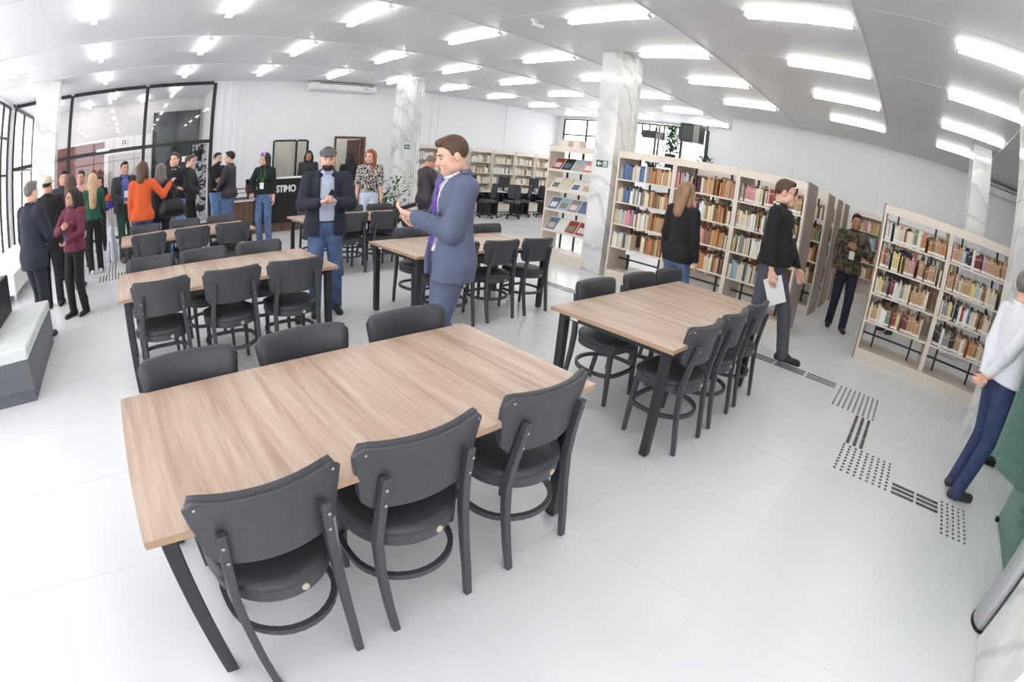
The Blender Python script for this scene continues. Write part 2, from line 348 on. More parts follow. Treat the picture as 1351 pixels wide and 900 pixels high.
# ------------------------------------------------------------------ fluorescent lights
def light_proto():
    t = thing('ceiling_light', '', 'light')
    bx('housing', (-.02, .02, -.61, .61, -.04, 0), M_white, t, .004)
    for s in (-1, 1):
        mk('tube', lambda b: tube(b, [(s*.034, -.59, -.055), (s*.034, .59, -.055)], .013, 8), M_tube, t, smooth=True)
    for y in (-.6, .6): bx('socket', (-.048, .048, y-.012, y+.012, -.07, -.03), M_white, t)
    return t
LX = [-2.6, -.76, 1.2, 3.07, 4.95, 6.7, 8.47, 10.25, 12.1, 13.95]; LY = [-1.05, 1.28, 3.7, 6.25, 8.8, 11.3]
LM = [(.77, 1.5, 'table farthest from the counter'), (3.3, 1.5, 'table by the woman in black'), (.77, 4.1, 'table by the man in flat cap'), (3.4, 4.1, 'table behind the blue suit man'), (.77, 6.7, 'table by the woman in orange'), (3.3, 6.6, 'table by the red haired woman'),
      (-1.8, 4.8, 'grey bench'), (-2.7, 9.9, 'white window seat'), (-2, 11.1, 'column before the glass partition'), (3.2, 10.6, 'reception counter'), (6.9, 11.2, 'column beside the counter'), (6.9, 4.7, 'column between rack and bookcases'), (6.8, 5.6, 'magazine rack'),
      (9.5, -1.4, 'column past the aisle'), (5.4, -1.5, 'column at the glass doors'), (1.9, -1.5, 'marble pillar at the steel post'), (7, 2.9, 'bookcase the woman in black looks at'), (7, -.6, 'bookcase by the white shirt man'), (8.6, 3, 'second row of bookcases'), (10.8, 3, 'fourth row of bookcases'), (10.9, 11.5, 'computer desks'), (13.2, 7.5, 'plant stand'), (14, 12, 'far end of the journal bookcases'), (9, 7.5, 'open floor behind the magazine rack'), (12.4, .3, 'bookcases along the white wall'), (-2.5, -1, 'front wall'), (5, 8.8, 'open floor beside the potted plant')]
lp = light_proto(); first = True
AREA = {0: 'over the glass partition side', 1: 'over the left reading tables'}
for i, x in enumerate(LX):
    for j, y in enumerate(LY):
        if x > 12 and y < 5: continue
        where = ('over the window benches' if x < 0 else 'over the reading tables' if x < 5.5 else 'over the bookcases' if y < 5 else 'over the computer desks')
        near_ = min(LM, key=lambda q: math.hypot(q[0]-x, q[1]-y))
        lb = 'twin tube ceiling light above or near the ' + near_[2]
        if first: l = lp; l.location = (x, y, ZC); l['label'] = lb; l['group'] = 'ceiling lights near the '+near_[2]; first = False
        else: copy_tree(lp, (x, y, ZC), label=lb, group='ceiling lights near the '+near_[2])
for x, y in ((-2.4, 14.0), (-.6, 14.0), (1.2, 14.0), (-1.5, 15.4), (.3, 15.4)): copy_tree(lp, (x, y, ZC), label='added twin tube light brightening the vestibule behind the glass partition', group='added vestibule lights')  # extra fixtures added to brighten the vestibule seen through the glass
for x in (3.9, 4.7, 6.0, 6.8): copy_tree(lp, (x, 14.2, ZC), label='added twin tube light brightening the office behind the hatch window', group='added office lights')  # fill fixtures added so the office shows bright through hatch and doorway
for j, y in enumerate(LY):
    x1 = XR if y < 5 else XE
    tag(bx('ceiling_conduit', (XL, x1, y-.66, y-.64, ZC-.014, ZC), M_seam), 'thin white conduit joining a row of ceiling lights', 'conduit', 'ceiling conduits')

# ------------------------------------------------------------------ tables
TL, TW, TH = 1.84, .92, .75
def table_proto():
    t = thing('reading_table', '', 'table')
    bm = bmesh.new(); fs = box(bm, 0, TL, 0, TW, TH-.026, TH, 1); fs[1].material_index = 0; fs[0].material_index = 0
    obj('table_top', mesh('table_top', bm, [M_table, M_tedge]), t)
    for i, x in enumerate((.07, TL-.07)):
        for y in (.07, TW-.07):
            l = bx('leg', (x-.027, x+.027, y-.027, y+.027, .012, TH-.028), M_black, t, .003)
            mk('foot', lambda b: lathe(b, [(.018, 0), (.018, .012)], 10, (x, y, 0)), M_steel, l)
    for y in (.07, TW-.07): bx('apron', (.097, TL-.097, y-.015, y+.015, TH-.07, TH-.028), M_black, t)
    for x in (.07, TL-.07): bx('apron', (x-.015, x+.015, .097, TW-.097, TH-.07, TH-.028), M_black, t)
    bx('maker_label', (.052, .055, TW-.19, TW-.13, TH-.062, TH-.042), M_white, t)
    return t
tp = table_proto()
TABLES = [(-.153, 1.094, 'wooden reading table with a bare top, the one with a bench and wide open floor around it'),
          (2.416, 1.092, 'wooden reading table beside the woman in black looking at the bookcases'),
          (-.15, 3.652, 'wooden reading table with the man in the flat cap standing at its end'),
          (2.46, 3.649, 'wooden reading table behind the man in the blue suit'),
          (-.146, 6.305, 'wooden reading table near the woman in the orange sweater'),
          (2.41, 6.2, 'wooden reading table near the red haired woman and the counter')]
TABLES[0] = (*TABLES[0][:2], 'wooden reading table farthest from the counter, with only open floor before it')
for k, (x, y, lb) in enumerate(TABLES):
    if k == 0: tp.location = (x, y, 0); tp['label'] = lb; tp['group'] = 'reading tables'
    else: copy_tree(tp, (x, y, 0), label=lb, group='reading tables')

# ------------------------------------------------------------------ chairs
def seat_outline(sc_=1., n=36, z=0, d=0.):
    pts = []
    for k in range(n):
        a = 2*PI*k/n; c, s = math.cos(a), math.sin(a)
        e = 2.0 if s < 0 else 3.6                      # round at the back, squarer at the front
        r = (abs(c)**e + abs(s)**e)**(-1/e)
        pts.append(((.218*sc_+d)*r*c, (.208*sc_+d)*r*s, z))
    return pts
def chair_proto():
    t = thing('reading_chair', '', 'chair')
    bm = bmesh.new(); loft(bm, [seat_outline(1, z=.405), seat_outline(1, z=.45)]); st = obj('seat', mesh('seat', bm, M_chair), t)
    bm = bmesh.new(); loft(bm, [seat_outline(1, z=.45), seat_outline(1, z=.462, d=.008), seat_outline(1, z=.478, d=.004), seat_outline(.9, z=.491), seat_outline(.6, z=.498), seat_outline(.2, z=.5)])
    obj('cushion', mesh('cushion', bm, M_pad, True), st)
    mk('badge', lambda b: tube(b, [(.05, -.206, .428), (.05, -.199, .428)], .014, 14), M_tag, st)
    mk('front_label', lambda b: box(b, -.14, -.1, .197, .201, .42, .436), M_white, st)
    for s in (-1, 1):
        def rear(b):
            pts = [(s*.178, -.228, 0), (s*.184, -.205, .14), (s*.186, -.18, .3), (s*.184, -.168, .45), (s*.172, -.185, .58), (s*.16, -.218, .75)]
            rings = []
            wd = [.026, .03, .034, .038, .034, .028]
            for (x, y, z), q in zip(pts, wd): rings.append([(x-.016, y-q/2, z), (x+.016, y-q/2, z), (x+.016, y+q/2, z), (x-.016, y+q/2, z)])
            loft(b, rings)
        lg = mk('leg', rear, M_chair, t, bevel=.003)
        for z, y in ((.64, -.2015), (.71, -.2155)): mk('bolt', lambda b: tube(b, [(s*.166, y-.016, z), (s*.166, y-.006, z)], .006, 8), M_bolt, lg)
        mk('leg', lambda b: bar(b, (s*.168, .165, .405), (s*.172, .185, 0), .036, .036, w2=.72), M_chair, t, bevel=.003)
    ring = []
    for p in seat_outline(.96, 32, .235): ring.append(p)
    mk('stretcher', lambda b: tube(b, ring, .01, closed=True, flat=(.022, .026)), M_chair, t)
    def backshape(x0, z0, z1, yo, th, wz=0):
        """curved board: rows of rounded outline"""
        n = 14; rings = []
        for k in range(n+1):
            u = -1+2*k/n; x = x0*u; e = max(0., (abs(u)-.86)/.14)
            cut = (1-math.sqrt(max(0, 1-e*e)))*.032 if e > 0 else 0
            y = -.205+.06*u*u+yo
            a, b = z0+cut, z1-cut
            lean = lambda z: -(z-.6)*.12
            xb = x*.89; b += .004*u*u
            rings.append([(xb, y+lean(a), a), (xb, y+th+lean(a), a), (x, y+th+lean(b), b), (x, y+lean(b), b)])
        return rings
    bm = bmesh.new(); loft(bm, backshape(.245, .595, .848, 0, .014)); bk = obj('backrest', mesh('backrest', bm, M_chair, False, .003), t)
    n, rings = 18, []
    for k in range(n+1):
        u = -1+2*k/n; x = .243*u; e = max(0., (abs(u)-.82)/.18); f = math.sqrt(max(0., 1-e*e)); cut = (1-f)*.045; th = .012+.026*f
        y = -.205+.06*u*u+.0145; a, b = .6+cut, .853+.004*u*u-cut; L = lambda z: -(z-.6)*.12
        prof = [(0, a), (th*.6, a), (th*.95, a+.018), (th*1.08, (a*2+b)/3), (th*1.08, (a+b*2)/3), (th*.95, b-.016), (th*.6, b), (0, b)]
        rings.append([(x*(.89+.11*(z-.6)/.25), y+dy+L(z), z) for dy, z in prof])
    bm = bmesh.new(); loft(bm, rings); obj('back_cushion', mesh('back_cushion', bm, M_pad, True), bk)
    for s in (-1, 1): mk('rivet', lambda b: tube(b, [(s*.21, -.205+.046-.0345, .83), (s*.21, -.205+.046-.02, .83)], .005, 8), M_bolt, bk)
    return t
cp = chair_proto()
CH = []
def chairs(tx, ty, near, far, tdesc, nd=.19, fd=.19):
    for x in near: CH.append((x, ty+nd-.03, 0, 'black chair facing the counter, at the table '+tdesc, 'chairs facing the counter at the table '+tdesc))
    for x in far: CH.append((x, ty+TW-fd+.1, PI, 'black chair facing away from the counter, at the table '+tdesc, 'chairs facing away from the counter at the table '+tdesc))
chairs(-.153, 1.094, (.235, .768, 1.355), (.19, .77, 1.36), 'farthest from the counter')
chairs(2.416, 1.092, (2.83, 3.37, 3.92), (3.0, 3.62, 4.16), 'by the woman in black')
chairs(-.15, 3.652, (.2, .775, 1.31), (.17, .71, 1.28), 'by the man in flat cap')
chairs(2.46, 3.649, (2.95, 3.5, 4.03), (3.05, 3.63, 4.15), 'behind the blue suit man')
chairs(-.146, 6.305, (.24, .83, 1.38), (.23, .84, 1.42), 'by the woman in orange')
chairs(2.41, 6.2, (3.08, 3.6, 4.12), (2.85, 3.5, 4.05), 'by the red haired woman')
for k, (x, y, rz, lb, g) in enumerate(CH):
    rz += (random.random()-.5)*.06
    if k == 0: cp.location = (x, y, 0); cp.rotation_euler = (0, 0, rz); cp['label'] = lb; cp['group'] = g
    else: copy_tree(cp, (x, y, 0), rz, lb, g)

# ------------------------------------------------------------------ bookcases (local: front at y=0, width along x)
BZ = [.505, .87, 1.215, 1.575]           # underside of each board
def bay_proto(double=True, left_end=True):
    D = .66 if double else .3
    t = thing('bookcase', '', 'bookcase')
    bx('upright', (0, .03, 0, D, 0, 2.03), M_beige, t); bx('upright', (.97, 1.0, 0, D, 0, 2.03), M_beige, t)
    bx('top_panel', (.03, .97, 0, D, 2.01, 2.04), M_beige, t); bx('fascia', (.03, .97, 0, .018, 1.93, 2.01), M_beige, t)
    for z in BZ:
        bx('shelf_board', (.03, .97, .004, .27, z, z+.022), M_beige, t)
        if double: bx('shelf_board', (.03, .97, .39, .655, z, z+.022), M_beige, t)
    bx('base', (.03, .97, .004, D-.004, 0, .145), M_beige, t)
    if double:
        for x in (.2, .78): bx('back_post', (x-.014, x+.014, .315, .345, .145, 2.01), M_black, t)
        bx('back_rail', (.03, .97, .318, .342, .3, .325), M_black, t); bx('back_rail', (.03, .97, .318, .342, 1.84, 1.86), M_beige, t)
    else:
        bx('back_panel', (.03, .97, D-.02, D, .145, 2.01), M_beige, t)
    return t
bp2 = bay_proto(True); bp1 = bay_proto(False)
U2 = U1 = False
def bay(x, y, rz, label, double=True, group=None):
    global U2, U1
    p = bp2 if double else bp1; used = U2 if double else U1
    if double: U2 = True
    else: U1 = True
    if not used:
        p.location = (x, y, 0); p.rotation_euler = (0, 0, rz); p['label'] = label
        if group: p['group'] = group
        return p
    r = copy_tree(p, (x, y, 0), rz, label, group); 
    return r
def endpanel(parent, side):
    x = (-.022, 0) if side < 0 else (1.0, 1.022)
    bx('end_panel', (x[0], x[1], -.005, .665, 0, 2.05), M_endp, parent)
RZ = -PI/2
SX, AX = 6.72, 6.53
DY = 1.002
s1 = bay(SX, .33, RZ, 'full bookcase on the far side of the aisle, next to the aisle')
s2 = bay(SX, .33-DY, RZ, 'full bookcase past the aisle, next to the man in the white shirt')
A = []
for k, lb in enumerate(('bookcase standing right against the marble column with the exit sign', 'bookcase the woman in black is looking at', 'bookcase at the aisle end beside the man in the black sweater')):
    A.append(bay(AX, 4.42-DY*k, RZ, lb))
rows_back = []
for xx, nm in ((8.3, 'second'), (9.45, 'third'), (10.6, 'fourth')):
    for k in range(3):
        b = bay(xx, 4.42-DY*k, RZ, 'bookcase in the %s row of shelving beside the aisle' % nm, True, 'bookcases in the %s row' % nm)
        rows_back.append(b)
endpanel(A[2], 1); endpanel(s1, -1)
for b in rows_back[2::3]: endpanel(b, 1)
wallbays = []
for k in range(3): wallbays.append(bay(12.28, 1.35-k*DY, RZ, 'bookcase against the white wall at the end of the aisle', False, 'bookcases along the white wall'))
farbays = []
for k in range(6): farbays.append(bay(8.35+k*1.04, YB-.34, 0, 'bookcase of thin journals along the back wall behind the computers', False, 'journal bookcases along the back wall'))
# ---- books
COL = {'brown': (140, 104, 76), 'tan': (186, 150, 112), 'cream': (222, 208, 182), 'white': (232, 230, 224), 'red': (150, 62, 60), 'blue': (92, 116, 152), 'pale blue': (160, 188, 200),
       'green': (112, 136, 110), 'yellow': (216, 200, 134), 'grey': (142, 140, 138), 'pink': (204, 142, 146), 'dark': (50, 46, 46), 'orange': (190, 130, 84), 'maroon': (108, 44, 48)}
mixed = ['cream', 'white', 'white', 'cream', 'tan', 'white', 'red', 'blue', 'pale blue', 'green', 'yellow', 'grey', 'pink', 'dark', 'cream', 'orange', 'maroon', 'tan']
browns = ['brown', 'tan', 'tan', 'tan', 'brown', 'cream', 'cream', 'orange']
pale = ['cream', 'white', 'white', 'pale blue', 'cream', 'grey', 'white', 'pink', 'blue']
bm = bmesh.new()
box(bm, 0, 1, 0, 1, 0, 1, 0)
for f in bm.faces:
    if abs(f.normal.z) > .9 or f.normal.y > .9: f.material_index = 1
bmesh.ops.recalc_face_normals(bm, faces=bm.faces[:])
for f in bm.faces: f.material_index = 1 if (f.calc_center_median().z > .99 or f.calc_center_median().y > .99) else 0
book_me = mesh('book', bm, [M_book, M_pages])
ORD = ['bottom', 'third', 'second', 'top']
rest = []      # (matrix, dims, colour)
indiv = [0]
def fill(bayobj, palA, palB, split, where, limit, seed, dens=1.0, yset=.03, levels=(3, 2, 1, 0), gaps=()):
    rnd = random.Random(seed)
    M = Matrix.Translation(bayobj.location) @ Euler(bayobj.rotation_euler).to_matrix().to_4x4()
    for li in levels:
        x = .045; z = BZ[li]+.0225; top = (BZ+[1.93])[li+1] - z - .03
        end = .955 if rnd.random() < .7 else .955-rnd.random()*.12
        run, runc = 0, None
        while x < end-.02:
            th = rnd.choice((.014, .018, .022, .024, .028, .034, .04)); hgt = min(top, rnd.uniform(.185, .255)); dep = min(.21, hgt*.78)
            if any(g[0] == li and g[1] < x < g[2] for g in gaps): x += .03; continue
            if x+th > end: break
            if run <= 0 or rnd.random() < .25:
                runc = rnd.choice(palA if x < split+rnd.uniform(-.06, .06) else palB); run = rnd.randint(1, 4)
            run -= 1
            c = COL[runc]; tint = rnd.uniform(.86, 1.12)
            rgb = tuple(min(1, max(0, v*tint)) for v in lin(c))
            mloc = M @ Matrix.Translation((x, yset+rnd.uniform(-.008, .012), z))
            if indiv[0] < limit:
                o = obj('book', book_me); o.matrix_world = mloc @ Matrix.Diagonal((th-.0015, dep, hgt, 1)); o.color = (*rgb, 1)
                tag(o, '%s book on the %s shelf of the %s' % (runc, ORD[li], where), 'book', 'books on the %s shelf of the %s' % (ORD[li], where)); indiv[0] += 1
            else: rest.append((mloc, (th-.0015, dep, hgt), rgb))
            x += th + (rnd.random() < .08)*rnd.uniform(.01, .05)
    return
LIM = 300
fill(s1, mixed, browns, .55, 'bookcase past the aisle', LIM, 11)
fill(s2, mixed, browns, .6, 'bookcase beside the white shirt man', LIM, 12)
fill(A[2], pale+mixed, browns, .6, 'bookcase beside the black sweater man', LIM, 13)
fill(A[0], pale, browns, .55, 'bookcase against the marble column', LIM, 15, gaps=((0, .38, .55),))
fill(A[1], pale+mixed, browns, .5, 'bookcase the woman in black looks at', LIM, 14)
for k, b in enumerate([s1, s2]+A):      # books standing on the other side of the double bookcases
    fill(b, browns, browns, .5, '', -1, 40+k, yset=.44, levels=(3, 2, 1, 0))
for k, b in enumerate(rows_back):
    if k % 3 == 2: fill(b, browns, browns+['green'], .5, '', -1, 60+k)
    else: fill(b, pale, browns, .5, '', -1, 60+k)
for k, b in enumerate(wallbays): fill(b, mixed+['pink', 'blue'], mixed, .5, '', -1, 80+k)
V, Fc, cols = [], [], []
def addbook(M, d, rgb):
    i = len(V)
    for p in ((0, 0, 0), (1, 0, 0), (1, 1, 0), (0, 1, 0), (0, 0, 1), (1, 0, 1), (1, 1, 1), (0, 1, 1)):
        V.append(tuple(M @ Vector((p[0]*d[0], p[1]*d[1], p[2]*d[2]))))
    for q in ((0, 3, 2, 1), (4, 5, 6, 7), (0, 1, 5, 4), (1, 2, 6, 5), (2, 3, 7, 6), (3, 0, 4, 7)): Fc.append(tuple(i+j for j in q)); cols.append(rgb)
for r in rest: addbook(*r)
rnd = random.Random(5)
for b in farbays:                           # thin pale journals
    M = Matrix.Translation(b.location)
    for li in range(4):
        x = .05
        while x < .93:
            th = rnd.uniform(.03, .09); hgt = rnd.uniform(.17, .24)
            addbook(M @ Matrix.Translation((x, .05, BZ[li]+.0225)), (th, .15, hgt), lin(COL[rnd.choice(['white', 'cream', 'white', 'grey', 'white', 'cream', 'white', 'tan'])])); x += th+rnd.uniform(.0, .03)
me = bpy.data.meshes.new('packed_books'); me.from_pydata(V, [], Fc); ca = me.color_attributes.new('tint', 'FLOAT_COLOR', 'CORNER')
arr = np.repeat(np.array([(*c, 1) for c in cols], dtype=np.float32), 4, axis=0); ca.data.foreach_set('color', arr.ravel()); me.materials.append(M_stuffbook)
o = obj('packed_books', me); tag(o, 'brown and pale books packed on the remaining library bookcases', 'books'); o['kind'] = 'stuff'
# ---- magazine rack
mr = thing('magazine_rack', 'beige magazine rack with sloping shelves beside the marble column', 'magazine rack', (6.64, 5.96, 0), RZ)
bx('upright', (0, .03, 0, .4, 0, 2.05), M_beige, mr); bx('upright', (.95, .98, 0, .4, 0, 2.05), M_beige, mr)
bx('top_panel', (.03, .95, 0, .4, 2.0, 2.03), M_beige, mr); bx('fascia', (.03, .95, 0, .018, 1.93, 2.0), M_beige, mr); bx('base', (.03, .95, .004, .39, 0, .17), M_beige, mr)
for x in (.14, .45, .7): bx('back_post', (x-.018, x+.018, .385, .4, .17, 2.0), M_black, mr)
MC = [['red', 'dark', 'pale blue', 'pink'], ['white', 'cream', 'white', 'white'], ['blue', 'pale blue', 'grey', 'blue'], ['blue', 'white', 'red', 'red']]
for li, zf in enumerate((1.6, 1.24, .89, .52)):
    a = math.radians(52)
    def slope(b):
        y1, z1 = .02+.3*math.cos(a), zf+.3*math.sin(a)
        rings = [[(x, .02, zf), (x, y1, z1), (x, y1+.012, z1-.008), (x, .032, zf-.008)] for x in (.03, .95)]
        loft(b, rings)
    sh = mk('sloping_shelf', slope, M_beige, mr); bx('shelf_lip', (.03, .95, 0, .02, zf-.02, zf+.022), M_beige, mr)
    M = Matrix.Translation(mr.location) @ Matrix.Rotation(RZ, 4, 'Z')
    for k in range(4):
        x0 = .06+k*.225
        bm = bmesh.new(); box(bm, 0, .2, -.006, 0, 0, .26); mm = mesh('magazine', bm, M_mag)
        o = obj('magazine', mm); o.matrix_world = M @ Matrix.Translation((x0, .026, zf+.012)) @ Matrix.Rotation(-(PI/2-a), 4, 'X')
        n = MC[li][k]; o.color = (*lin(COL[n]), 1)
        tag(o, '%s magazine standing on the %s sloping shelf of the magazine rack' % (n, ('top', 'second', 'third', 'bottom')[li]), 'magazine', 'magazines on the %s shelf of the rack' % ('top', 'second', 'third', 'bottom')[li])
        bx('cover_picture', (.03, .17, -.008, -.006, .05, .16), mat('magazine_print_%d' % ((li*4+k) % 5), [(210, 206, 200), (86, 110, 140), (190, 170, 150), (230, 228, 224), (120, 130, 110)][(li*4+k) % 5]), o)
for y, d in ((5.82, .16), (5.55, .14)):
    o = tag(bx('archive_box', (6.78, 6.95, y-d, y, 2.031, 2.16), M_beige), 'small beige archive box on top of the magazine rack', 'box', 'archive boxes on the magazine rack')
    bx('box_lid', (6.775, 6.955, y-d-.005, y+.005, 2.14, 2.165), M_beige, o)
def shelfcard(b, lx, z):
    M = Matrix.Translation(b.location) @ Euler(b.rotation_euler).to_matrix().to_4x4()
    return M @ Vector((lx, -.003, z))
for lx, li in ((.45, 3), (.45, 0)):
    p = shelfcard(A[0], lx, BZ[li]-.05)
    tag(bx('shelf_card', (-.002, 0, -.1, .1, 0, .06), M_paper, None, 0, (p.x, p.y, p.z)), 'white subject card hanging on a shelf edge beside the marble column', 'card', 'subject cards')

# ------------------------------------------------------------------ exit signs with white arrow
def exit_sign(loc, rz, label):
    t = thing('exit_sign', label, 'sign', loc, rz); t.scale = (.8, 1, .8)
    bx('plate', (-.14, .14, -.01, 0, -.07, .07), M_green, t)
    bx('picture_panel', (.035, .125, -.012, -.01, -.055, .055), mat('exit_pale', (214, 232, 222)), t)
    def arrow(b):
        box(b, -.09, .0, -.013, -.01, -.014, .014)
        v = [b.verts.new(p) for p in ((-.12, -.0125, 0), (-.07, -.0125, -.045), (-.05, -.0125, -.045), (-.085, -.0125, 0), (-.05, -.0125, .045), (-.07, -.0125, .045))]
        b.faces.new((v[0], v[1], v[2], v[3])); b.faces.new((v[0], v[3], v[4], v[5]))
    mk('arrow', arrow, M_white, t)
    def runner(b):
        box(b, .075, .09, -.0135, -.012, -.01, .025); box(b, .078, .09, -.0135, -.012, .03, .045)
        bar(b, (.08, -.0127, -.01), (.06, -.0127, -.045), .009, .002); bar(b, (.085, -.0127, -.01), (.105, -.0127, -.04), .009, .002); bar(b, (.08, -.0127, .02), (.055, -.0127, .005), .008, .002)
    mk('running_figure', runner, M_green, t)
exit_sign((6.6, 4.77, 1.8), -PI/2, 'green exit sign with white arrow on the column by the bookcases')
exit_sign((6.93, 10.995, 1.9), 0, 'green exit sign with white arrow on the column by the counter')
exit_sign((-.2, 16.2, 2.5), 0, 'small exit sign hanging in the vestibule behind the glass')

# ------------------------------------------------------------------ tactile paving
def guide(name, x0, x1, y0, y1, along, label, seg=.24, n=3, hw=.016):
    t = thing(name, label, 'tactile strip', ((x0+x1)/2, (y0+y1)/2, 0))
    cx, cy = (x0+x1)/2, (y0+y1)/2
    L = (x1-x0) if along == 'x' else (y1-y0); W_ = (y1-y0) if along == 'x' else (x1-x0)
    ns = max(1, round(L/seg)); sl = L/ns
    bm = bmesh.new(); 
    if along == 'x': box(bm, -sl/2+.012, sl/2-.012, -hw, hw, 0, .006)
    else: box(bm, -hw, hw, -sl/2+.012, sl/2-.012, 0, .006)
    me_ = mesh('bar', bm, M_dsteel)
    for i in range(ns):
        for j in range(n):
            u = -L/2+sl*(i+.5); v = -W_/2+W_*(j+.5)/n
            obj('bar', me_, t, (u, v, 0) if along == 'x' else (v, u, 0))
def studs(x0, x1, y0, y1, label):
    t = thing('tactile_stud_field', label, 'tactile studs', ((x0+x1)/2, (y0+y1)/2, 0))
    def f(b):
        x = x0+.03
        while x < x1:
            y = y0+.03
            while y < y1: lathe(b, [(.014, 0), (.0105, .006)], 8, (x-(x0+x1)/2, y-(y0+y1)/2, 0)); y += .057
            x += .057
    o = mk('studs', f, M_dsteel, t); o['kind'] = 'stuff'
guide('tactile_guide', 5.16, 5.36, .34, 4.6, 'y', 'long steel tactile guide strip running in front of the bookcases', .38, 3, .011)
studs(4.68, 5.36, -.2, .3, 'square of small steel tactile studs at the end of the long strip')
guide('tactile_guide', 3.94, 4.66, -.17, .03, 'x', 'short strip of nine dark tactile bars between two stud squares')
studs(3.42, 3.93, -.47, .03, 'square of steel tactile studs at the corner of the guide')
guide('tactile_guide', 3.42, 3.62, -.95, -.48, 'y', 'short shiny tactile bars leading to the shoes of the man in white shirt')
studs(3.16, 3.66, -1.24, -.96, 'steel tactile studs beside the glass entrance doors')
guide('tactile_guide', -.5, -.32, 8.6, 12.4, 'y', 'tactile guide strip leading to the glass partition', .4, 3, .011)
studs(-.65, -.15, 8.1, 8.6, 'tactile studs behind the woman in the green sweater')

# ------------------------------------------------------------------ entrance glass, steel post
gd = thing('glass_door', 'open green glass door with black bottom patch behind the man in white shirt', 'glass door', (4.92, -1.58, 0), 0)
def leaf(b): bar(b, (0, 0, 1.28), (-.75, -.8, 1.28), .012, 2.5)
mk('glass_leaf', leaf, M_gglass, gd); bx('bottom_patch', (-.1, .02, -.12, .02, .01, .07), M_dark, gd, .004)
gp = thing('glass_panel', 'fixed green glass panel beside the steel entrance post', 'glass panel', (3.3, -1.6, 0))
bx('glass_leaf', (-.65, .45, -.006, .006, .02, 2.6), M_gglass, gp); bx('floor_fitting', (.43, .47, -.02, .02, 0, .03), M_dark, gp)
sp = thing('security_gate_post', 'rounded brushed steel security post beside the marble pillar', 'security post', (2.42, -1.36, 0))
def gate(b):
    out = [(.1*math.cos(a), .07*math.sin(a)) for a in [k*PI/10 for k in range(20)]]
    loft(b, [[(x, y, z) for x, y in out] for z in (.02, 1.5)])
mk('post', gate, M_steel, sp, smooth=False); mk('base_ring', lambda b: loft(b, [[(.106*math.cos(k*PI/10), .076*math.sin(k*PI/10), z) for k in range(20)] for z in (0, .02)]), M_dark, sp)

# ------------------------------------------------------------------ bench, window seat
bn = thing('bench', 'grey box bench with a pale seat cushion and dark back by the windows', 'bench', (-1.1, 4.05, 0))
bx('plinth', (-1.1, -.02, .02, 1.5, 0, .1), M_bench, bn); bx('body', (-1.12, 0, 0, 1.52, .1, .35), M_bench, bn, .004)
bx('seat_cushion', (-1.12, 0, 0, .74, .35, .46), M_cush, bn, .015); bx('seat_cushion', (-1.12, 0, .745, 1.52, .35, .46), M_cush, bn, .015)
bx('back_panel', (-.62, -.46, .3, 1.38, .46, .84), mat('bench_back_dark', (40, 41, 44), rough=.5), bn, .01)
ws = thing('window_seat', 'long low white ledge on steel feet under the tall windows', 'window seat', (-2.7, 9.9, 0))
bx('ledge', (-.55, .55, -2.0, 2.3, .14, .45), M_white, ws, .01)
for y in (-1.7, -.4, .9, 2.1):
    for x in (-.45, .45): bx('foot', (x-.03, x+.03, y-.03, y+.03, 0, .14), M_steel, ws)
# ------------------------------------------------------------------ air conditioners, ceiling camera
def aircon(loc, rz, label):
    t = thing('air_conditioner', label, 'air conditioner', loc, rz)
    bx('casing', (-1.0, 1.0, -.35, 0, -.2, 0), M_white, t, .02); bx('air_slot', (-.75, .9, -.356, -.35, -.05, -.03), M_dark, t)
    bx('louvre', (-.9, .9, -.358, -.352, -.17, -.08), M_white, t); bx('maker_plate', (.6, .72, -.36, -.356, -.14, -.12), M_dark, t)
aircon((5.8, YB-.05, ZC-.03), 0, 'long white air conditioner under the ceiling above the hatch window')
aircon((XR-.03, -2.6, 3.62), -PI/2, 'white air conditioner on the wall beyond the marble column')
scm = thing('ceiling_camera', 'small white security camera on the ceiling', 'camera', (5.55, 5.9, ZC))
sc_xy = (4.75, 4.75); scm.location = (sc_xy[0], sc_xy[1], ZC)
bx('mount', (-.05, .05, -.02, .02, -.04, 0), M_white, scm); mk('body', lambda b: tube(b, [(-.02, 0, -.07), (.13, -.05, -.09)], .03, 12), M_white, scm); mk('lens', lambda b: tube(b, [(.13, -.05, -.09), (.135, -.052, -.091)], .02, 12), M_dark, scm)

# ------------------------------------------------------------------ reception counter
rc = thing('reception_counter', 'wood slat reception counter with a black front panel and white lettering', 'counter', (3.2, 10.6, 0))
bx('carcass', (-.85, 1.6, .03, .7, 0, .72), M_doorw, rc)
bm = bmesh.new(); box(bm, 0, .05, 0, .03, 0, .72); sl_me = mesh('slat', bm, M_slat)
for k in range(40): obj('slat', sl_me, rc, (-.85+k*.061, 0, 0))
bx('counter_top', (-.87, -.36, -.02, .72, .72, .76), M_white, rc); bx('black_panel', (-.4, 1.3, -.04, 0, .2, 1.16), M_dark, rc); bx('panel_top', (-.42, 1.32, -.06, .35, 1.16, 1.19), M_white, rc)
txt = bpy.data.curves.new('lettering', 'FONT'); txt.body = 'EMPR\u00c9STIMO'; txt.size = .2; txt.extrude = .004; txt.space_character = .92; txt.offset = .007
to = bpy.data.objects.new('lettering', txt); C.objects.link(to); to.parent = rc; to.rotation_euler = (PI/2, 0, 0); txt.materials.append(M_white)
bpy.context.view_layer.update(); wdt = to.dimensions.x
lme = bpy.data.meshes.new_from_object(to.evaluated_get(bpy.context.evaluated_depsgraph_get())); bpy.data.objects.remove(to)
lme.transform(Matrix.Diagonal((.93/wdt, 1.05, 1, 1)))
to = obj('lettering', lme, rc, (-.36, -.046, .87), rot=(PI/2, 0, 0))
ot = thing('counter_organizer', 'red brown desk organiser standing on the white counter top', 'organiser', (2.56, 10.8, .76))
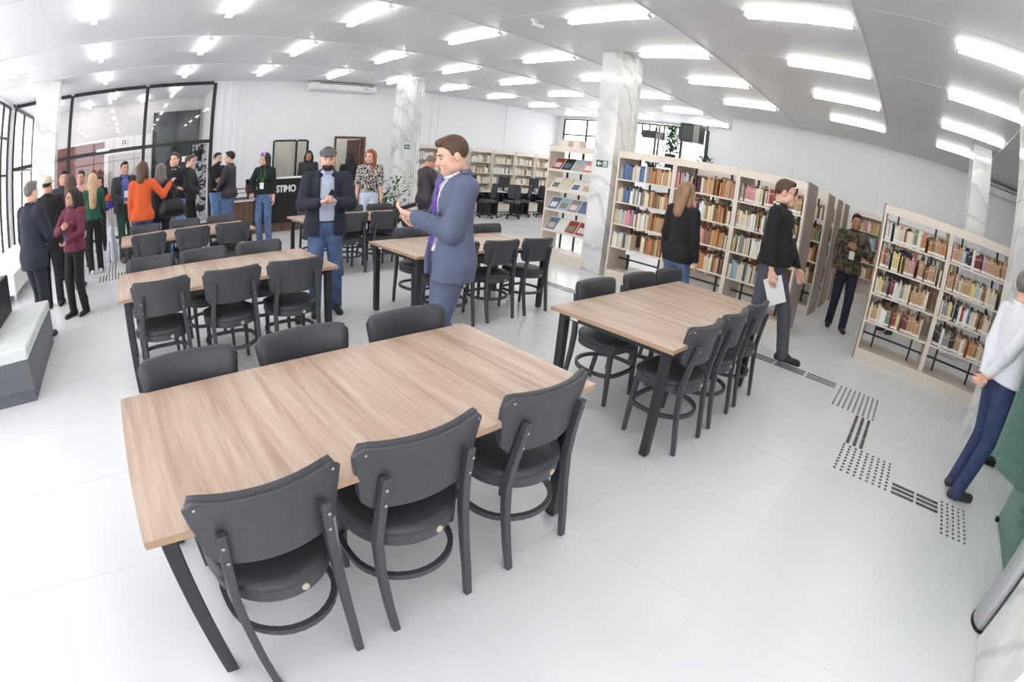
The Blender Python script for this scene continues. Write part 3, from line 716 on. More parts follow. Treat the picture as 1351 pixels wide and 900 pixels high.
for k in range(3): bx('tray', (-.16, .16, -.1, .14, .02+k*.1, .035+k*.1), mat('tray_red', (110, 44, 40)), ot)
for x in (-.16, .15): bx('side', (x, x+.012, -.1, .14, 0, .3), MATS['tray_red'], ot)
bx('name_card', (-.1, .1, -.105, -.1, .06, .14), M_paper, ot)
mn = thing('monitor', 'dark computer monitor standing on the reception counter', 'monitor', (3.45, 10.85, 1.19))
bx('screen', (-.25, .25, -.015, .02, .1, .42), M_dark, mn, .004); bx('stand', (-.03, .03, 0, .04, .015, .12), M_dark, mn); bx('foot', (-.12, .12, -.06, .1, 0, .015), M_dark, mn)
mn.location = (2.95, 10.98, .76)

# ------------------------------------------------------------------ computer desks with office chairs
def desk(x, label):
    t = thing('computer_desk', label, 'desk', (x, 11.5, 0))
    bx('desk_top', (-.6, .6, -.35, .35, .7, .73), M_greyp, t); 
    for sx in (-.55, .55): bx('leg', (sx-.02, sx+.02, -.3, .3, 0, .7), M_black, t)
    bx('back_panel', (-.53, .53, .28, .3, .35, .7), M_black, t); bx('foot_rail', (-.53, .53, -.29, -.27, .08, .1), M_black, t)
    m = thing('desktop_monitor', 'black monitor on the '+label, 'monitor', (x, 11.58, .73), PI*.05)
    bx('screen', (-.27, .27, -.02, .02, .12, .46), M_dark, m, .004); bx('display', (-.25, .25, -.022, -.02, .14, .44), mat('screen_off', (34, 38, 42), rough=.15), m); bx('stand', (-.03, .03, .0, .04, .015, .14), M_dark, m); bx('foot', (-.13, .13, -.08, .1, 0, .015), M_dark, m)
    k = tag(bx('keyboard', (x-.22, x+.2, 11.24, 11.38, .731, .748), M_dark), 'black keyboard on the '+label, 'keyboard')
    bx('key_bed', (x-.21, x+.19, 11.25, 11.37, .748, .752), M_black, k)
DKL = ['computer desk nearest the marble column with the cable ducts', 'middle computer desk of the row', 'computer desk nearest the magazine rack']
for k, x in enumerate((9.55, 10.95, 12.3)): desk(x, DKL[k])
def office_chair():
    t = thing('office_chair', '', 'office chair')
    for k in range(5):
        a = 2*PI*k/5+.3
        l = mk('base_leg', lambda b: bar(b, (0, 0, .1), (.3*math.cos(a), .3*math.sin(a), .07), .045, .03, w2=.7), M_dark, t)
        mk('caster', lambda b: tube(b, [(.3*math.cos(a)-.02, .3*math.sin(a), .03), (.3*math.cos(a)+.02, .3*math.sin(a), .03)], .03, 10), M_dark, l)
    mk('gas_column', lambda b: tube(b, [(0, 0, .08), (0, 0, .44)], .03, 10), M_dark, t)
    mk('seat', lambda b: loft(b, [seat_outline(1.12, 24, z=.44), seat_outline(1.2, 24, z=.47), seat_outline(1.2, 24, z=.5), seat_outline(1.0, 24, z=.52)]), M_pad, t, smooth=True)
    def back(b):
        rings = []
        for k in range(9):
            u = k/8; z = .6+.42*u; wd = .2*math.sin(PI*(.18+.64*u))**.5
            rings.append([(-wd, -.2-.04*u+.04, z), (0, -.24-.05*u, z), (wd, -.2-.04*u+.04, z), (wd, -.17-.04*u+.04, z), (0, -.2-.05*u, z), (-wd, -.17-.04*u+.04, z)])
        loft(b, rings)
    mk('backrest', back, M_pad, t); mk('back_stem', lambda b: tube(b, [(0, -.1, .46), (0, -.24, .5), (0, -.26, .75)], .02, 8), M_dark, t)
    for s in (-1, 1): mk('armrest', lambda b: tube(b, [(s*.22, 0, .47), (s*.27, 0, .52), (s*.27, 0, .66), (s*.27, .16, .67)], .016, 8), M_dark, t)
    return t
oc = office_chair()
OC = [(9.6, 10.75, .4), (10.35, 10.55, -.5), (11.15, 10.9, .7), (11.9, 10.7, -.9)]
for k, (x, y, rz) in enumerate(OC):
    if k == 0: oc.location = (x, y, 0); oc.rotation_euler = (0, 0, rz); oc['label'] = 'black swivel office chair standing at the computer desks'; oc['group'] = 'office chairs'
    else: copy_tree(oc, (x, y, 0), rz)

# ------------------------------------------------------------------ plants
def plant(loc, h, label, n=60, spread=.22, seed=1, pot=(.13, .22), potm=None, hang=0):
    rnd = random.Random(seed); t = thing('potted_plant', label, 'plant', loc)
    mk('pot', lambda b: lathe(b, [(pot[0]*.8, 0), (pot[0], pot[1]), (pot[0]*.9, pot[1]), (pot[0]*.88, pot[1]-.02)], 16), potm or M_pot, t)
    def leaves(b):
        for k in range(n):
            a = rnd.uniform(0, 2*PI); r = rnd.uniform(.1, 1)*spread; z = pot[1]+rnd.uniform(.0, h)
            p = Vector((r*math.cos(a), r*math.sin(a), z)); d = Vector((math.cos(a), math.sin(a), rnd.uniform(.2, 1.2)-hang)).normalized(); L = rnd.uniform(.08, .16)
            s = d.cross(Vector((0, 0, 1))).normalized()*L*.24; u = s.cross(d).normalized()*.012
            q = [p, p+d*L*.5+s+u, p+d*L, p+d*L*.5-s+u, p+d*L*.5-u*.3]
            v = [b.verts.new(x) for x in q]; b.faces.new((v[0], v[1], v[4])); b.faces.new((v[1], v[2], v[4])); b.faces.new((v[2], v[3], v[4])); b.faces.new((v[3], v[0], v[4]))
    f = mk('foliage', leaves, M_leaf, t); f['kind'] = 'stuff'
    mk('stem', lambda b: [tube(b, [(0, 0, pot[1]-.03), (spread*.3*math.cos(k*2), spread*.3*math.sin(k*2), pot[1]+h*.6)], .008, 5) for k in range(3)], mat('plant_stem', (70, 84, 48)), t)
plant((5.45, 9.6, 0), .38, 'green potted plant in a black pot behind the black chairs', 70, .2, 2, (.16, .5))
plant((6.35, 10.5, 0), .7, 'taller leafy plant beside the marble column with the cable ducts', 80, .32, 3, (.18, .4))
# black plant stand beyond the bookcases
ps = thing('plant_stand', 'tall black metal plant stand with cube shelf in front of the bright window', 'plant stand', (13.2, 7.0, 0))
for y in (-1.0, -.2): bx('post', (-.025, .025, y-.025, y+.025, 0, 3.5), M_black, ps)
bx('post', (-.025, .025, .655, .705, 0, 3.3), M_black, ps); bx('post', (-.025, .025, .98, 1.02, 0, 2.06), M_black, ps)
bx('shelf', (-.2, .2, -1.2, .4, 2.1, 2.13), M_black, ps); bx('shelf', (-.2, .2, .42, 1.05, 2.0, 2.03), M_black, ps)
bx('cube_shelf', (-.2, .2, -.85, -.23, 2.95, 3.5), M_dark, ps); bx('cube_inset', (-.205, -.2, -.62, -.3, 3.02, 3.43), mat('planter_green', (44, 62, 46)), ps)
bx('cube_side', (-.206, -.2, -.85, -.66, 2.95, 3.5), mat('cube_side_grey', (120, 118, 114)), ps)
bx('sign_box', (-.1, .1, .62, 1.1, 2.95, 3.18), M_dark, ps); bx('sign_face', (-.1, .1, .42, .615, 2.93, 3.15), MATS['cube_side_grey'], ps)
plant((13.2, 7.12, 2.13), .8, 'bushy green plant in a black pot on the plant stand', 420, .24, 5, (.17, .4))
plant((13.2, 5.98, 2.13), .25, 'small green plant on the end of the plant stand', 90, .22, 6, (.17, .2))
plant((13.2, 7.72, 2.03), .1, 'low trailing plant in a bowl on the lower shelf of the plant stand', 90, .3, 7, (.14, .1), hang=.6)

# ================================================================== PEOPLE
def smin(a, b, k):
    h = np.maximum(k-np.abs(a-b), 0)/k
    return np.minimum(a, b)-h*h*k*.25
class Vol:
    """smooth union of tapered capsules on a grid, meshed with surface nets"""
    def __init__(s, vox, k=.02): s.p = []; s.vox = vox; s.k = k; s.cuts = []
    def cap(s, a, b, ra, rb, q=1.0, n=(0, 1, 0), k=None): s.p.append((np.array(a, float), np.array(b, float), ra, rb, q, np.array(n, float), k or s.k, 0)); return s
    def sub(s, a, b, ra, rb, k=.01): s.p.append((np.array(a, float), np.array(b, float), ra, rb, 1., np.array((0, 1, 0.)), k, 1)); return s
    def ell(s, c, r, k=None): s.p.append((np.array(c, float), np.array(r, float), None, None, 1., None, k or s.k, 2)); return s
    def cut(s, f): s.cuts.append(f); return s
    def run(s):
        lo = np.full(3, 9.); hi = -lo
        for a, b, ra, rb, q, n, k, t in s.p:
            if t == 1: continue
            if t == 2: lo = np.minimum(lo, a-b); hi = np.maximum(hi, a+b)
            else: m = max(ra, rb); lo = np.minimum(lo, np.minimum(a, b)-m); hi = np.maximum(hi, np.maximum(a, b)+m)
        v = s.vox; lo = lo-2.5*v; N = np.ceil((hi+2.5*v-lo)/v).astype(int)+1
        ax = [lo[i]+v*np.arange(N[i]) for i in range(3)]
        D = np.full(N, 1., np.float32)
        for a, b, ra, rb, q, n, k, t in s.p:
            if t == 2: l, h = a-b-k, a+b+k
            else: m = max(ra, rb)+k; l, h = np.minimum(a, b)-m, np.maximum(a, b)+m
            i0 = np.maximum(np.floor((l-lo)/v).astype(int), 0); i1 = np.minimum(np.ceil((h-lo)/v).astype(int)+1, N)
            if np.any(i1 <= i0): continue
            X, Y, Z = np.meshgrid(ax[0][i0[0]:i1[0]], ax[1][i0[1]:i1[1]], ax[2][i0[2]:i1[2]], indexing='ij')
            P = np.stack((X, Y, Z), -1)
            if t == 2:
                u = (P-a)/b; L = np.linalg.norm(u, axis=-1); G = np.linalg.norm(u/b, axis=-1)+1e-9
                d = L*(L-1)/G
            else:
                R = P-a; ab = b-a
                if q != 1.0:
                    R = R + (R@n)[..., None]*n*(1/q-1); ab = ab+(ab@n)*n*(1/q-1)
                tt = np.clip((R@ab)/max(ab@ab, 1e-9), 0, 1)
                d = np.linalg.norm(R-tt[..., None]*ab, axis=-1)-(ra+(rb-ra)*tt)
            S = (slice(i0[0], i1[0]), slice(i0[1], i1[1]), slice(i0[2], i1[2]))
            if t == 1: D[S] = -smin(-D[S], d, k)
            else: D[S] = smin(D[S], d, k)
        if s.cuts:
            X, Y, Z = np.meshgrid(*ax, indexing='ij')
            for f in s.cuts: D = np.maximum(D, f(X, Y, Z))
        return nets(D, lo, v)
def nets(D, lo, v):
    nx, ny, nz = D.shape; S = D < 0
    cx = np.zeros((nx-1, ny-1, nz-1, 3), np.float32); cnt = np.zeros((nx-1, ny-1, nz-1), np.float32)
    def sl(o): return tuple(slice(o[i], o[i]+D.shape[i]-1) for i in range(3))
    for axis in range(3):
        o1, o2 = [i for i in range(3) if i != axis]
        for u in (0, 1):
            for w_ in (0, 1):
                a = [0, 0, 0]; a[o1] = u; a[o2] = w_; b = a[:]; b[axis] = 1
                da, db = D[sl(a)], D[sl(b)]; m = (da < 0) != (db < 0)
                t = np.where(m, da/np.where(m, da-db, 1), 0)
                for i in range(3): cx[..., i] += np.where(m, a[i] if i != axis else t, 0)
                cnt += m
    act = cnt > 0; idx = np.full(act.shape, -1, np.int64); idx[act] = np.arange(act.sum())
    ii = np.argwhere(act); verts = (ii + cx[act]/cnt[act][:, None])*v + lo
    quads = []
    for axis in range(3):
        o1, o2 = [(1, 2), (2, 0), (0, 1)][axis]
        a = [slice(None)]*3; b = [slice(None)]*3; a[axis] = slice(0, -1); b[axis] = slice(1, None)
        ch = S[tuple(a)] != S[tuple(b)]; e = np.argwhere(ch)
        ok = (e[:, o1] > 0) & (e[:, o2] > 0) & (e[:, o1] < D.shape[o1]-1) & (e[:, o2] < D.shape[o2]-1); e = e[ok]
        if len(e) == 0: continue
        def cell(d1, d2):
            c = e.copy(); c[:, o1] += d1; c[:, o2] += d2; return idx[c[:, 0], c[:, 1], c[:, 2]]
        q = np.stack((cell(-1, -1), cell(0, -1), cell(0, 0), cell(-1, 0)), 1)
        ins = S[tuple(e.T)]; q[~ins] = q[~ins][:, ::-1]; quads.append(q)
    Q = np.concatenate(quads) if quads else np.zeros((0, 4), int)
    return verts.astype(np.float32), Q
def npmesh(name, parts, m):
    V, Q, off = [], [], 0
    for v, q in parts: V.append(v); Q.append(q+off); off += len(v)
    V = np.concatenate(V).astype(np.float32); Q = np.concatenate(Q)
    me = bpy.data.meshes.new(name); me.vertices.add(len(V)); me.vertices.foreach_set('co', V.ravel())
    me.loops.add(Q.size); me.loops.foreach_set('vertex_index', Q.ravel().astype(np.int32))
    me.polygons.add(len(Q)); me.polygons.foreach_set('loop_start', np.arange(0, Q.size, 4, dtype=np.int32)); 
    me.update(calc_edges=True); me.validate(); me.materials.append(m); me.shade_smooth(); return me
def xf(part, M):
    v, q = part; A_ = np.array(M)
    return (v@A_[:3, :3].T + A_[:3, 3]).astype(np.float32), (q if np.linalg.det(A_[:3, :3]) > 0 else q[:, ::-1])

_head = {}
def head_part(vox):
    if vox in _head: return _head[vox]
    h = Vol(vox, .02)
    h.ell((0, -.012, .035), (.075, .096, .086)).ell((0, .022, -.03), (.061, .072, .08)).ell((0, .06, -.096), (.034, .031, .025), .03)
    for s in (-1, 1):
        h.ell((s*.036, .055, -.032), (.03, .032, .032)); h.ell((s*.05, .012, -.07), (.024, .045, .03))
        h.ell((s*.077, -.008, -.01), (.009, .021, .032), .008)
    h.cap((-.036, .08, .021), (.036, .08, .021), .011, .011, k=.02).cap((0, .088, .012), (0, .107, -.03), .008, .013, k=.014)
    h.cap((-.018, .087, -.066), (.018, .087, -.066), .009, .009, k=.012)
    for s in (-1, 1): h.sub((s*.031, .1, .002), (s*.034, .098, .002), .013, .013, .012)
    h.cap((0, -.03, -.05), (0, -.035, -.1), .048, .046, k=.03)
    _head[vox] = h.run(); return _head[vox]
def _hb(y): return np.interp(y, [-.12, -.07, -.03, .0, .02, .035, .06, .1], [-.075, -.06, .0, .012, -.005, .04, .07, .078])
_hair = {}
def hair_part(style, vox):
    if (style, vox) in _hair: return _hair[(style, vox)]
    h = Vol(vox, .02)
    if style in ('short', 'buzz'):
        g = .007 if style == 'short' else .003
        h.ell((0, -.014, .038), (.0765+g*.5, .098+g*.8, .088+g*1.3))
        if style == 'short': h.ell((.0, .05, .1), (.055, .04, .026))
        h.cut(lambda X, Y, Z: (_hb(Y)-Z)*.7)
    elif style in ('long', 'longback', 'bob', 'dark_mass', 'longside'):
        L = {'long': .22, 'longback': .42, 'bob': .14, 'dark_mass': .3, 'longside': .36}[style]
        h.ell((0, -.02, .045), (.092, .112, .102)).cap((0, -.075, .02), (0, -.1, -L), .1, .07, .55)
        for s in (-1, 1):
            h.cap((s*.068, -.005, .03), (s*.085, -.02, -.12), .03, .032); h.cap((s*.085, -.02, -.12), (s*.075, -.03, -L*.85), .032, .02)
            if style in ('long', 'longside'): h.cap((s*.078, .0, -.08), (s*.085, .06, -L*.8), .026, .018)
        if style == 'dark_mass': h.ell((0, -.03, -.06), (.125, .12, .16))
        h.cut(lambda X, Y, Z: np.minimum(np.minimum(Y-(.028+np.clip(Z, -.05, .2)*.32), .074-Z), .085-np.abs(X)+np.clip(-Z-.1, 0, 1)*-1.0))
    elif style == 'flatcap':
        h.ell((0, -.005, .062), (.092, .118, .055)).cap((-.045, .1, .048), (.045, .1, .048), .02, .02, k=.02).ell((0, .115, .042), (.06, .035, .014))
        h.cut(lambda X, Y, Z: .03-Z)
    elif style == 'ballcap':
        h.ell((0, -.012, .055), (.088, .108, .082)).ell((0, .13, .038), (.065, .07, .012)); h.cut(lambda X, Y, Z: .026-Z)
    elif style == 'beard':
        h.ell((0, .04, -.075), (.062, .062, .052)); h.cut(lambda X, Y, Z: np.maximum(Z+.052, -(Y-.012))*1.0).cut(lambda X, Y, Z: .02-np.hypot(X/1.2, (Z+.066)*2.2)*1.0 if False else Z+.048)
    elif style == 'headband':
        h.cap((0, -.02, .02), (0, -.021, .02), .001, .001)
        h.ell((0, -.02, .047), (.096, .116, .106)); h.cut(lambda X, Y, Z: np.abs(Y-.035)-.022).cut(lambda X, Y, Z: -.02-Z)
    _hair[(style, vox)] = h.run(); return _hair[(style, vox)]
_hand = {}
def hand_part(curl, vox):
    """canonical: wrist at 0, fingers along +Y, palm faces -Z, thumb at +X (a left hand seen from above is mirrored)"""
    if (curl, vox) in _hand: return _hand[(curl, vox)]
    h = Vol(vox, .012)
    h.cap((0, -.05, 0), (0, .015, 0), .026, .026, .8, (0, 0, 1))
    for o_, L in ((.031, .07), (.0105, .078), (-.0105, .073), (-.031, .058)):
        p = np.array((o_, .088-abs(o_)*.18, 0.)); h.cap((o_*.55, .01, 0), p, .017, .0135)
        a = 0
        for k_, (seg, r) in enumerate(((.46, .0095), (.3, .0088), (.24, .008))):
            a += curl*(.8 if k_ == 0 else 1); d = np.array((0, math.cos(a), -math.sin(a)))*seg*L*1.05; h.cap(p, p+d, r, r-.0008, k=.005); p = p+d
    h.cap((.018, .012, -.004), (.05, .045, -.016), .016, .012); h.cap((.05, .045, -.016), (.052, .078, -.03-.02*curl), .011, .009, k=.006)
    _hand[(curl, vox)] = h.run(); return _hand[(curl, vox)]
_shoe = {}
def shoe_part(kind, vox):
    if (kind, vox) in _shoe: return _shoe[(kind, vox)]
    h = Vol(vox, .025)
    h.cap((0, -.055, .035), (0, .16, .026), .042, .04, 1.0).cap((0, -.03, .06), (0, .04, .06), .042, .034)
    if kind == 'boot': h.cap((0, -.02, .06), (0, -.02, .22), .05, .052)
    h.cut(lambda X, Y, Z: .002-Z)
    _shoe[(kind, vox)] = h.run(); return _shoe[(kind, vox)]
def ik(a, t, l1, l2, pole):
    a, t, pole = Vector(a), Vector(t), Vector(pole); d = t-a; L = d.length
    if L > (l1+l2)*.995: d = d*((l1+l2)*.995/L); L = d.length; t = a+d
    u = d.normalized(); x = (l1*l1-l2*l2+L*L)/(2*L); hgt = math.sqrt(max(0, l1*l1-x*x))
    p = (pole-u*pole.dot(u)).normalized()
    return a+u*x+p*hgt, t
SKIN = {'light': mat('skin_light', (222, 176, 154), rough=.55, var=.05, scale=20), 'tan': mat('skin_tan', (200, 150, 124), rough=.55, var=.05, scale=20), 'brown': mat('skin_brown', (168, 120, 96), rough=.55, var=.05, scale=20)}
M_eye = mat('eye_white', (176, 160, 150), rough=.2); M_iris = mat('eye_dark', (44, 32, 28), rough=.2); M_lip = mat('lips', (176, 104, 96), rough=.5); M_brow = mat('eyebrow', (62, 46, 38), rough=.8)
def cloth(name, rgb, rough=.85, var=.12, scale=30, bump=.25): return mat('cloth_'+name, rgb, rough=rough, var=var, scale=scale, bump=bump)
HAIRM = {k: mat('hair_'+k, c, rough=.6, var=.3, scale=40, stretch=(1, 1, .15)) for k, c in {'dark': (38, 30, 28), 'brown': (84, 62, 48), 'grey': (112, 106, 102), 'blonde': (190, 160, 122), 'lightbrown': (146, 112, 84), 'red': (150, 76, 44), 'black': (24, 22, 24)}.items()}
ARMS = {  # wrist target, elbow pole (for the right side; x mirrored on the left)
 'down': ((.225, .06, .875), (.35, -1, 0)), 'phone': ((.075, .27, 1.2), (.8, -.6, -.5)), 'chest': ((.05, .22, 1.25), (.8, 0, -.7)), 'fold': ((-.05, .2, 1.18), (.8, .1, -.6)),
 'behind': ((.03, -.2, .93), (.9, -.6, 0)), 'out': ((.46, .22, 1.38), (.2, -.3, -1)), 'belly': ((.06, .24, 1.06), (.8, -.2, -.5)), 'hip': ((.2, .14, .98), (.8, -.6, 0)), 'swing': ((.25, .2, .93), (.3, -.9, 0)), 'swingb': ((.25, -.15, .92), (.3, -.9, 0)), 'raise': ((.16, .22, 1.36), (.7, 0, -.8)), 'across': ((.1, .34, 1.12), (.8, -.2, -.5)), 'hug': ((-.42, .3, 1.3), (.4, .2, -.6))}
def person(label, az, dist, H, face, top, bottom, shoes='dark', hair=('short', 'dark'), skin='tan', sex='m', aL='down', aR='down', head=(0, 0), stance=(.0, .0, .1), vox=None,
           jacket=None, shirt=None, opening=None, hem=None, belly=0, wide=1.0, extras=(), facevis=True, curl=.4, sleeve='long', lean=0, pos=None, collar=None, shoe_kind='shoe', handM=None):
    """face: heading in degrees; head: (yaw, pitch down) in degrees; stance: (left foot fwd, right foot fwd, half width)"""
    if pos is None: pos = (dist*math.sin(math.radians(az)), dist*math.cos(math.radians(az)))
    d = math.hypot(*pos); vox = vox or (.011 if d < 5 else .014 if d < 7.5 else .018)
    s = H/1.75; r = thing('person', label, 'person', (pos[0], pos[1], 0), -math.radians(face))
    sh = (.182 if sex == 'm' else .158)*wide; ww = (1.0 if sex == 'm' else .88)*wide; hipw = .088
    Sc = Matrix.Scale(s, 4)
    ly = math.radians(lean)
    def put(name, parts, m, parent=r): return obj(name, npmesh(name, [xf(p, Sc) for p in parts], m), parent)
    # skeleton -------------------------------------------------
    sho = {1: Vector((sh, -.005, 1.425)), -1: Vector((-sh, -.005, 1.425))}; hip = {1: Vector((hipw, 0, .925)), -1: Vector((-hipw, 0, .925))}
    arm = {}; leg = {}
    for sd, nm in ((1, aR), (-1, aL)):
        tgt, pole = nm if isinstance(nm, tuple) else ARMS[nm]
        tgt = Vector((tgt[0]*sd, tgt[1], tgt[2])) ; pole = Vector((pole[0]*sd, pole[1], pole[2]))
        e, wv = ik(sho[sd], tgt, .285, .255, pole); arm[sd] = (e, wv)
        f = stance[1] if sd == 1 else stance[0]
        an = Vector((stance[2]*sd, f-.02, .075 + (.035 if f < -.12 else 0)))
        kn, an = ik(hip[sd], an, .435, .43, (0.05*sd, 1, 0)); leg[sd] = (kn, an)
    # body -----------------------------------------------------
    bvox = max(vox, .018); B = Vol(bvox, .04)
    B.cap((0, 0, .96), (0, 0, 1.1), .15*ww, .132*ww, .72).cap((0, 0, 1.1), (0, 0, 1.33), .132*ww, .15*ww, .7).cap((-sh*.8, -.01, 1.41), (sh*.8, -.01, 1.41), .058, .058).cap((0, -.02, 1.42), (0, -.026+.0012*max(0, head[1]), 1.565), .058, .046)
    for sd in (1, -1):
        e, wv = arm[sd]; kn, an = leg[sd]
        B.cap(sho[sd], e, .05, .04).cap(e, wv, .04, .027).cap(hip[sd], kn, .088, .058).cap(kn, an, .056, .04)
    parts = [B.run()]
    # head
    hv = .006 if d < 5 else .009
    HM = Matrix.Translation((0, .012, 1.632)) @ Matrix.Translation((0, -.03, -.09)) @ Matrix.Rotation(-math.radians(head[0]), 4, 'Z') @ Matrix.Rotation(-math.radians(head[1]), 4, 'X') @ Matrix.Translation((0, .03, .09))
    parts.append(xf(head_part(hv), HM))
    hands = {}
    for sd in (1, -1):
        e, wv = arm[sd]; dr_ = (wv-e).normalized(); c = curl
        nm = aR if sd == 1 else aL
        pal = Vector((-sd, 0, 0)) if dr_.z < -.75 else Vector((-.35*sd, 0, 1)) if nm in ('phone', 'across', 'belly') or isinstance(nm, tuple) else Vector((-sd*.3, -1, .2)) if nm in ('chest', 'fold', 'raise') else Vector((0, 0, -1))
        if nm == 'behind': pal = Vector((0, -1, .2)); dr_ = Vector((-sd*.8, -.1, -.5)).normalized()
        nn = -(pal-dr_*pal.dot(dr_)).normalized(); th = dr_.cross(nn)
        fl = 1
        # thumb: forward/up side of the hand
        want = Vector((0, 1, 0)) if abs(dr_.z) > .7 else Vector((-sd, .0, .5))
        if nm == 'behind': want = Vector((0, 0, 1))
        if th.dot(want) < 0: fl = -1; th = -th
        Mh = Matrix(((th.x, dr_.x, nn.x, wv.x), (th.y, dr_.y, nn.y, wv.y), (th.z, dr_.z, nn.z, wv.z), (0, 0, 0, 1)))
        parts.append(xf(hand_part(c, .006 if d < 5 else .009), Mh)); hands[sd] = Mh
    body = put('body', parts, SKIN[skin])
    # clothes --------------------------------------------------
    def torso(off, z0, z1=1.44, sleeves=True, slv=.02, k=.03, shortslv=False):
        T = Vol(vox, k); q = .72
        T.cap((0, 0, min(z0-.05, .98)), (0, 0, 1.1), (.158*ww+off), (.142*ww+off+belly*.3), q).cap((0, 0, 1.1), (0, .005, 1.32), .142*ww+off+belly*.3, .155*ww+off, q)
        T.cap((-sh*.82, -.008, 1.405), (sh*.82, -.008, 1.405), .066+off*.6, .066+off*.6).cap((0, -.02, 1.40), (0, -.025, 1.475), .085, .068+off*.3)
        for sd in (1, -1): T.cap((0, -.02, 1.475), (sh*.75*sd, -.01, 1.43), .04, .05)
        if belly: T.ell((0, .045, 1.08), (.135*ww+belly*.6, .09+belly, .2), .08)
        T.cap((-.05, -.005, .955), (.05, -.005, .955), .128*ww+off, .128*ww+off, .85)
        for sd in (1, -1): T.cap(hip[sd], hip[sd].lerp(leg[sd][0], .5), .104*ww+off, .09*ww+off, k=.06)
        if sex == 'f': 
            for sd in (1, -1): T.ell((.07*sd, .1, 1.26), (.065, .055, .07))
        if sleeves:
            for sd in (1, -1):
                e, wv = arm[sd]
                if shortslv: T.cap(sho[sd], sho[sd].lerp(e, .95), .058+slv, .052+slv)
                else: T.cap(sho[sd], e, .055+slv, .047+slv, k=.02).cap(e, e.lerp(wv, .96), .046+slv, .033+slv*.8, k=.02)
        return T
    hm = hem if hem is not None else .93
    if jacket:
        S_ = torso(.004, .9, sleeves=True, slv=.004); S_.cut(lambda X, Y, Z: .99-Z); put('shirt', [S_.run()], shirt)
        J = torso(.03, hm, slv=.024)
        ow = opening or (.05, .05)
        J.cap((0, 0, hm-.03), (0, 0, 1.0), .175*ww+.035, .17*ww+.03, .74)
        def ocut(X, Y, Z): return np.where(Y > .0, (ow[0]+(ow[1]-ow[0])*np.clip((Z-.95)/.5, 0, 1.2))-np.abs(X), -1.0)
        J.cut(lambda X, Y, Z: hm-Z if True else 0)
        lowz = hm
        jp = J.cut(ocut).run(); jk = put('jacket', [jp], jacket)
        colm = jacket; topz = 1.47
        K = Vol(vox, .015)
        for sd in (1, -1): K.cap((.07*sd, -.03, 1.5), (.062*sd, .055, 1.45), .02, .022).cap((.062*sd, .055, 1.45), ((ow[0]+ow[1])*.5*sd+.022*sd, .13, 1.25), .026, .016, .5)
        K.cap((-.07, -.03, 1.5), (0, -.085, 1.515), .02, .02).cap((.07, -.03, 1.5), (0, -.085, 1.515), .02, .02); put('jacket_collar', [K.run()], jacket, jk)
        for sd in (1, -1):      # shirt cuffs
            e, wv = arm[sd]; Q_ = Vol(vox, .01); Q_.cap(e.lerp(wv, .94), e.lerp(wv, 1.02), .037, .036); put('shirt_cuff', [Q_.run()], shirt)
        K = Vol(vox, .012)
        for sd in (1, -1): K.cap((.06*sd, -.03, 1.51), (.02*sd, .062, 1.475), .014, .016)
        K.cap((-.06, -.03, 1.51), (0, -.08, 1.52), .014, .014).cap((.06, -.03, 1.51), (0, -.08, 1.52), .014, .014); put('shirt_collar', [K.run()], shirt)
    else:
        T = torso(.016, hm, slv=.014 if sleeve == 'long' else .016, shortslv=(sleeve != 'long')); T.cut(lambda X, Y, Z: hm-Z); tp_ = put('top', [T.run()], top)
        if collar is not None:
            K = Vol(vox, .012)
            for sd in (1, -1): K.cap((.066*sd, -.03, 1.505), (.022*sd, .068, 1.47), .017, .02)
            K.cap((-.066, -.03, 1.505), (0, -.085, 1.515), .017, .017).cap((.066, -.03, 1.505), (0, -.085, 1.515), .017, .017); put('collar', [K.run()], collar, tp_)
    L_ = Vol(vox, .03); L_.cap((-.05, -.005, .955), (.05, -.005, .955), .125*ww, .125*ww, .85).cap((0, 0, .95), (0, 0, 1.03), .152*ww, .148*ww+belly*.2, .74)
    for sd in (1, -1):
        kn, an = leg[sd]; L_.cap(hip[sd], kn, .1*ww, .074, k=.02).cap(kn, an+Vector((0, 0, -.02)), .072, .064, k=.02)
    L_.cut(lambda X, Y, Z: Z-1.02); put('trousers', [L_.run()], bottom)
    sm = {'dark': cloth('shoe_dark', (34, 32, 34), .5), 'brown': cloth('shoe_brown', (120, 84, 58), .5), 'white': cloth('shoe_white', (224, 222, 220), .6), 'grey': cloth('shoe_grey', (60, 58, 60), .6)}[shoes]
    for sd in (1, -1):
        kn, an = leg[sd]; Mt = Matrix.Translation((an.x, an.y+.01, max(0, an.z-.076))) @ Matrix.Rotation(-.12*sd, 4, 'Z')
        put('shoe', [xf(shoe_part(shoe_kind, min(vox, .012)), Mt)], sm)
    # hair and face ---------------------------------------------
    st = hair if isinstance(hair[0], (tuple, list)) else (hair,)
    for style, col in st:
        nm = {'flatcap': 'flat_cap', 'ballcap': 'cap', 'beard': 'beard', 'headband': 'headband'}.get(style, 'hair')
        put(nm, [xf(hair_part(style, hv), HM)], HAIRM[col] if isinstance(col, str) else col)
    if facevis:
        def fp(name, fn, m):
            bm = bmesh.new(); fn(bm); me = mesh(name, bm, m, True); me.transform(Sc @ HM); return obj(name, me, r)
        for sd in (1, -1):
            ey = fp('eye', lambda b: bmesh.ops.create_uvsphere(b, u_segments=10, v_segments=8, radius=.0115, matrix=Matrix.Translation((sd*.031, .078, .002))), M_eye)
            bm = bmesh.new(); bmesh.ops.create_uvsphere(bm, u_segments=8, v_segments=6, radius=.008, matrix=Matrix.Translation((sd*.031, .083, .0)))
            me_ = mesh('iris', bm, M_iris, True); me_.transform(Sc @ HM); obj('iris', me_, ey)
            fp('eyebrow', lambda b: tube(b, [(sd*.014, .0935, .022), (sd*.032, .092, .027), (sd*.05, .081, .022)], [.004, .0045, .003], 6), M_brow)
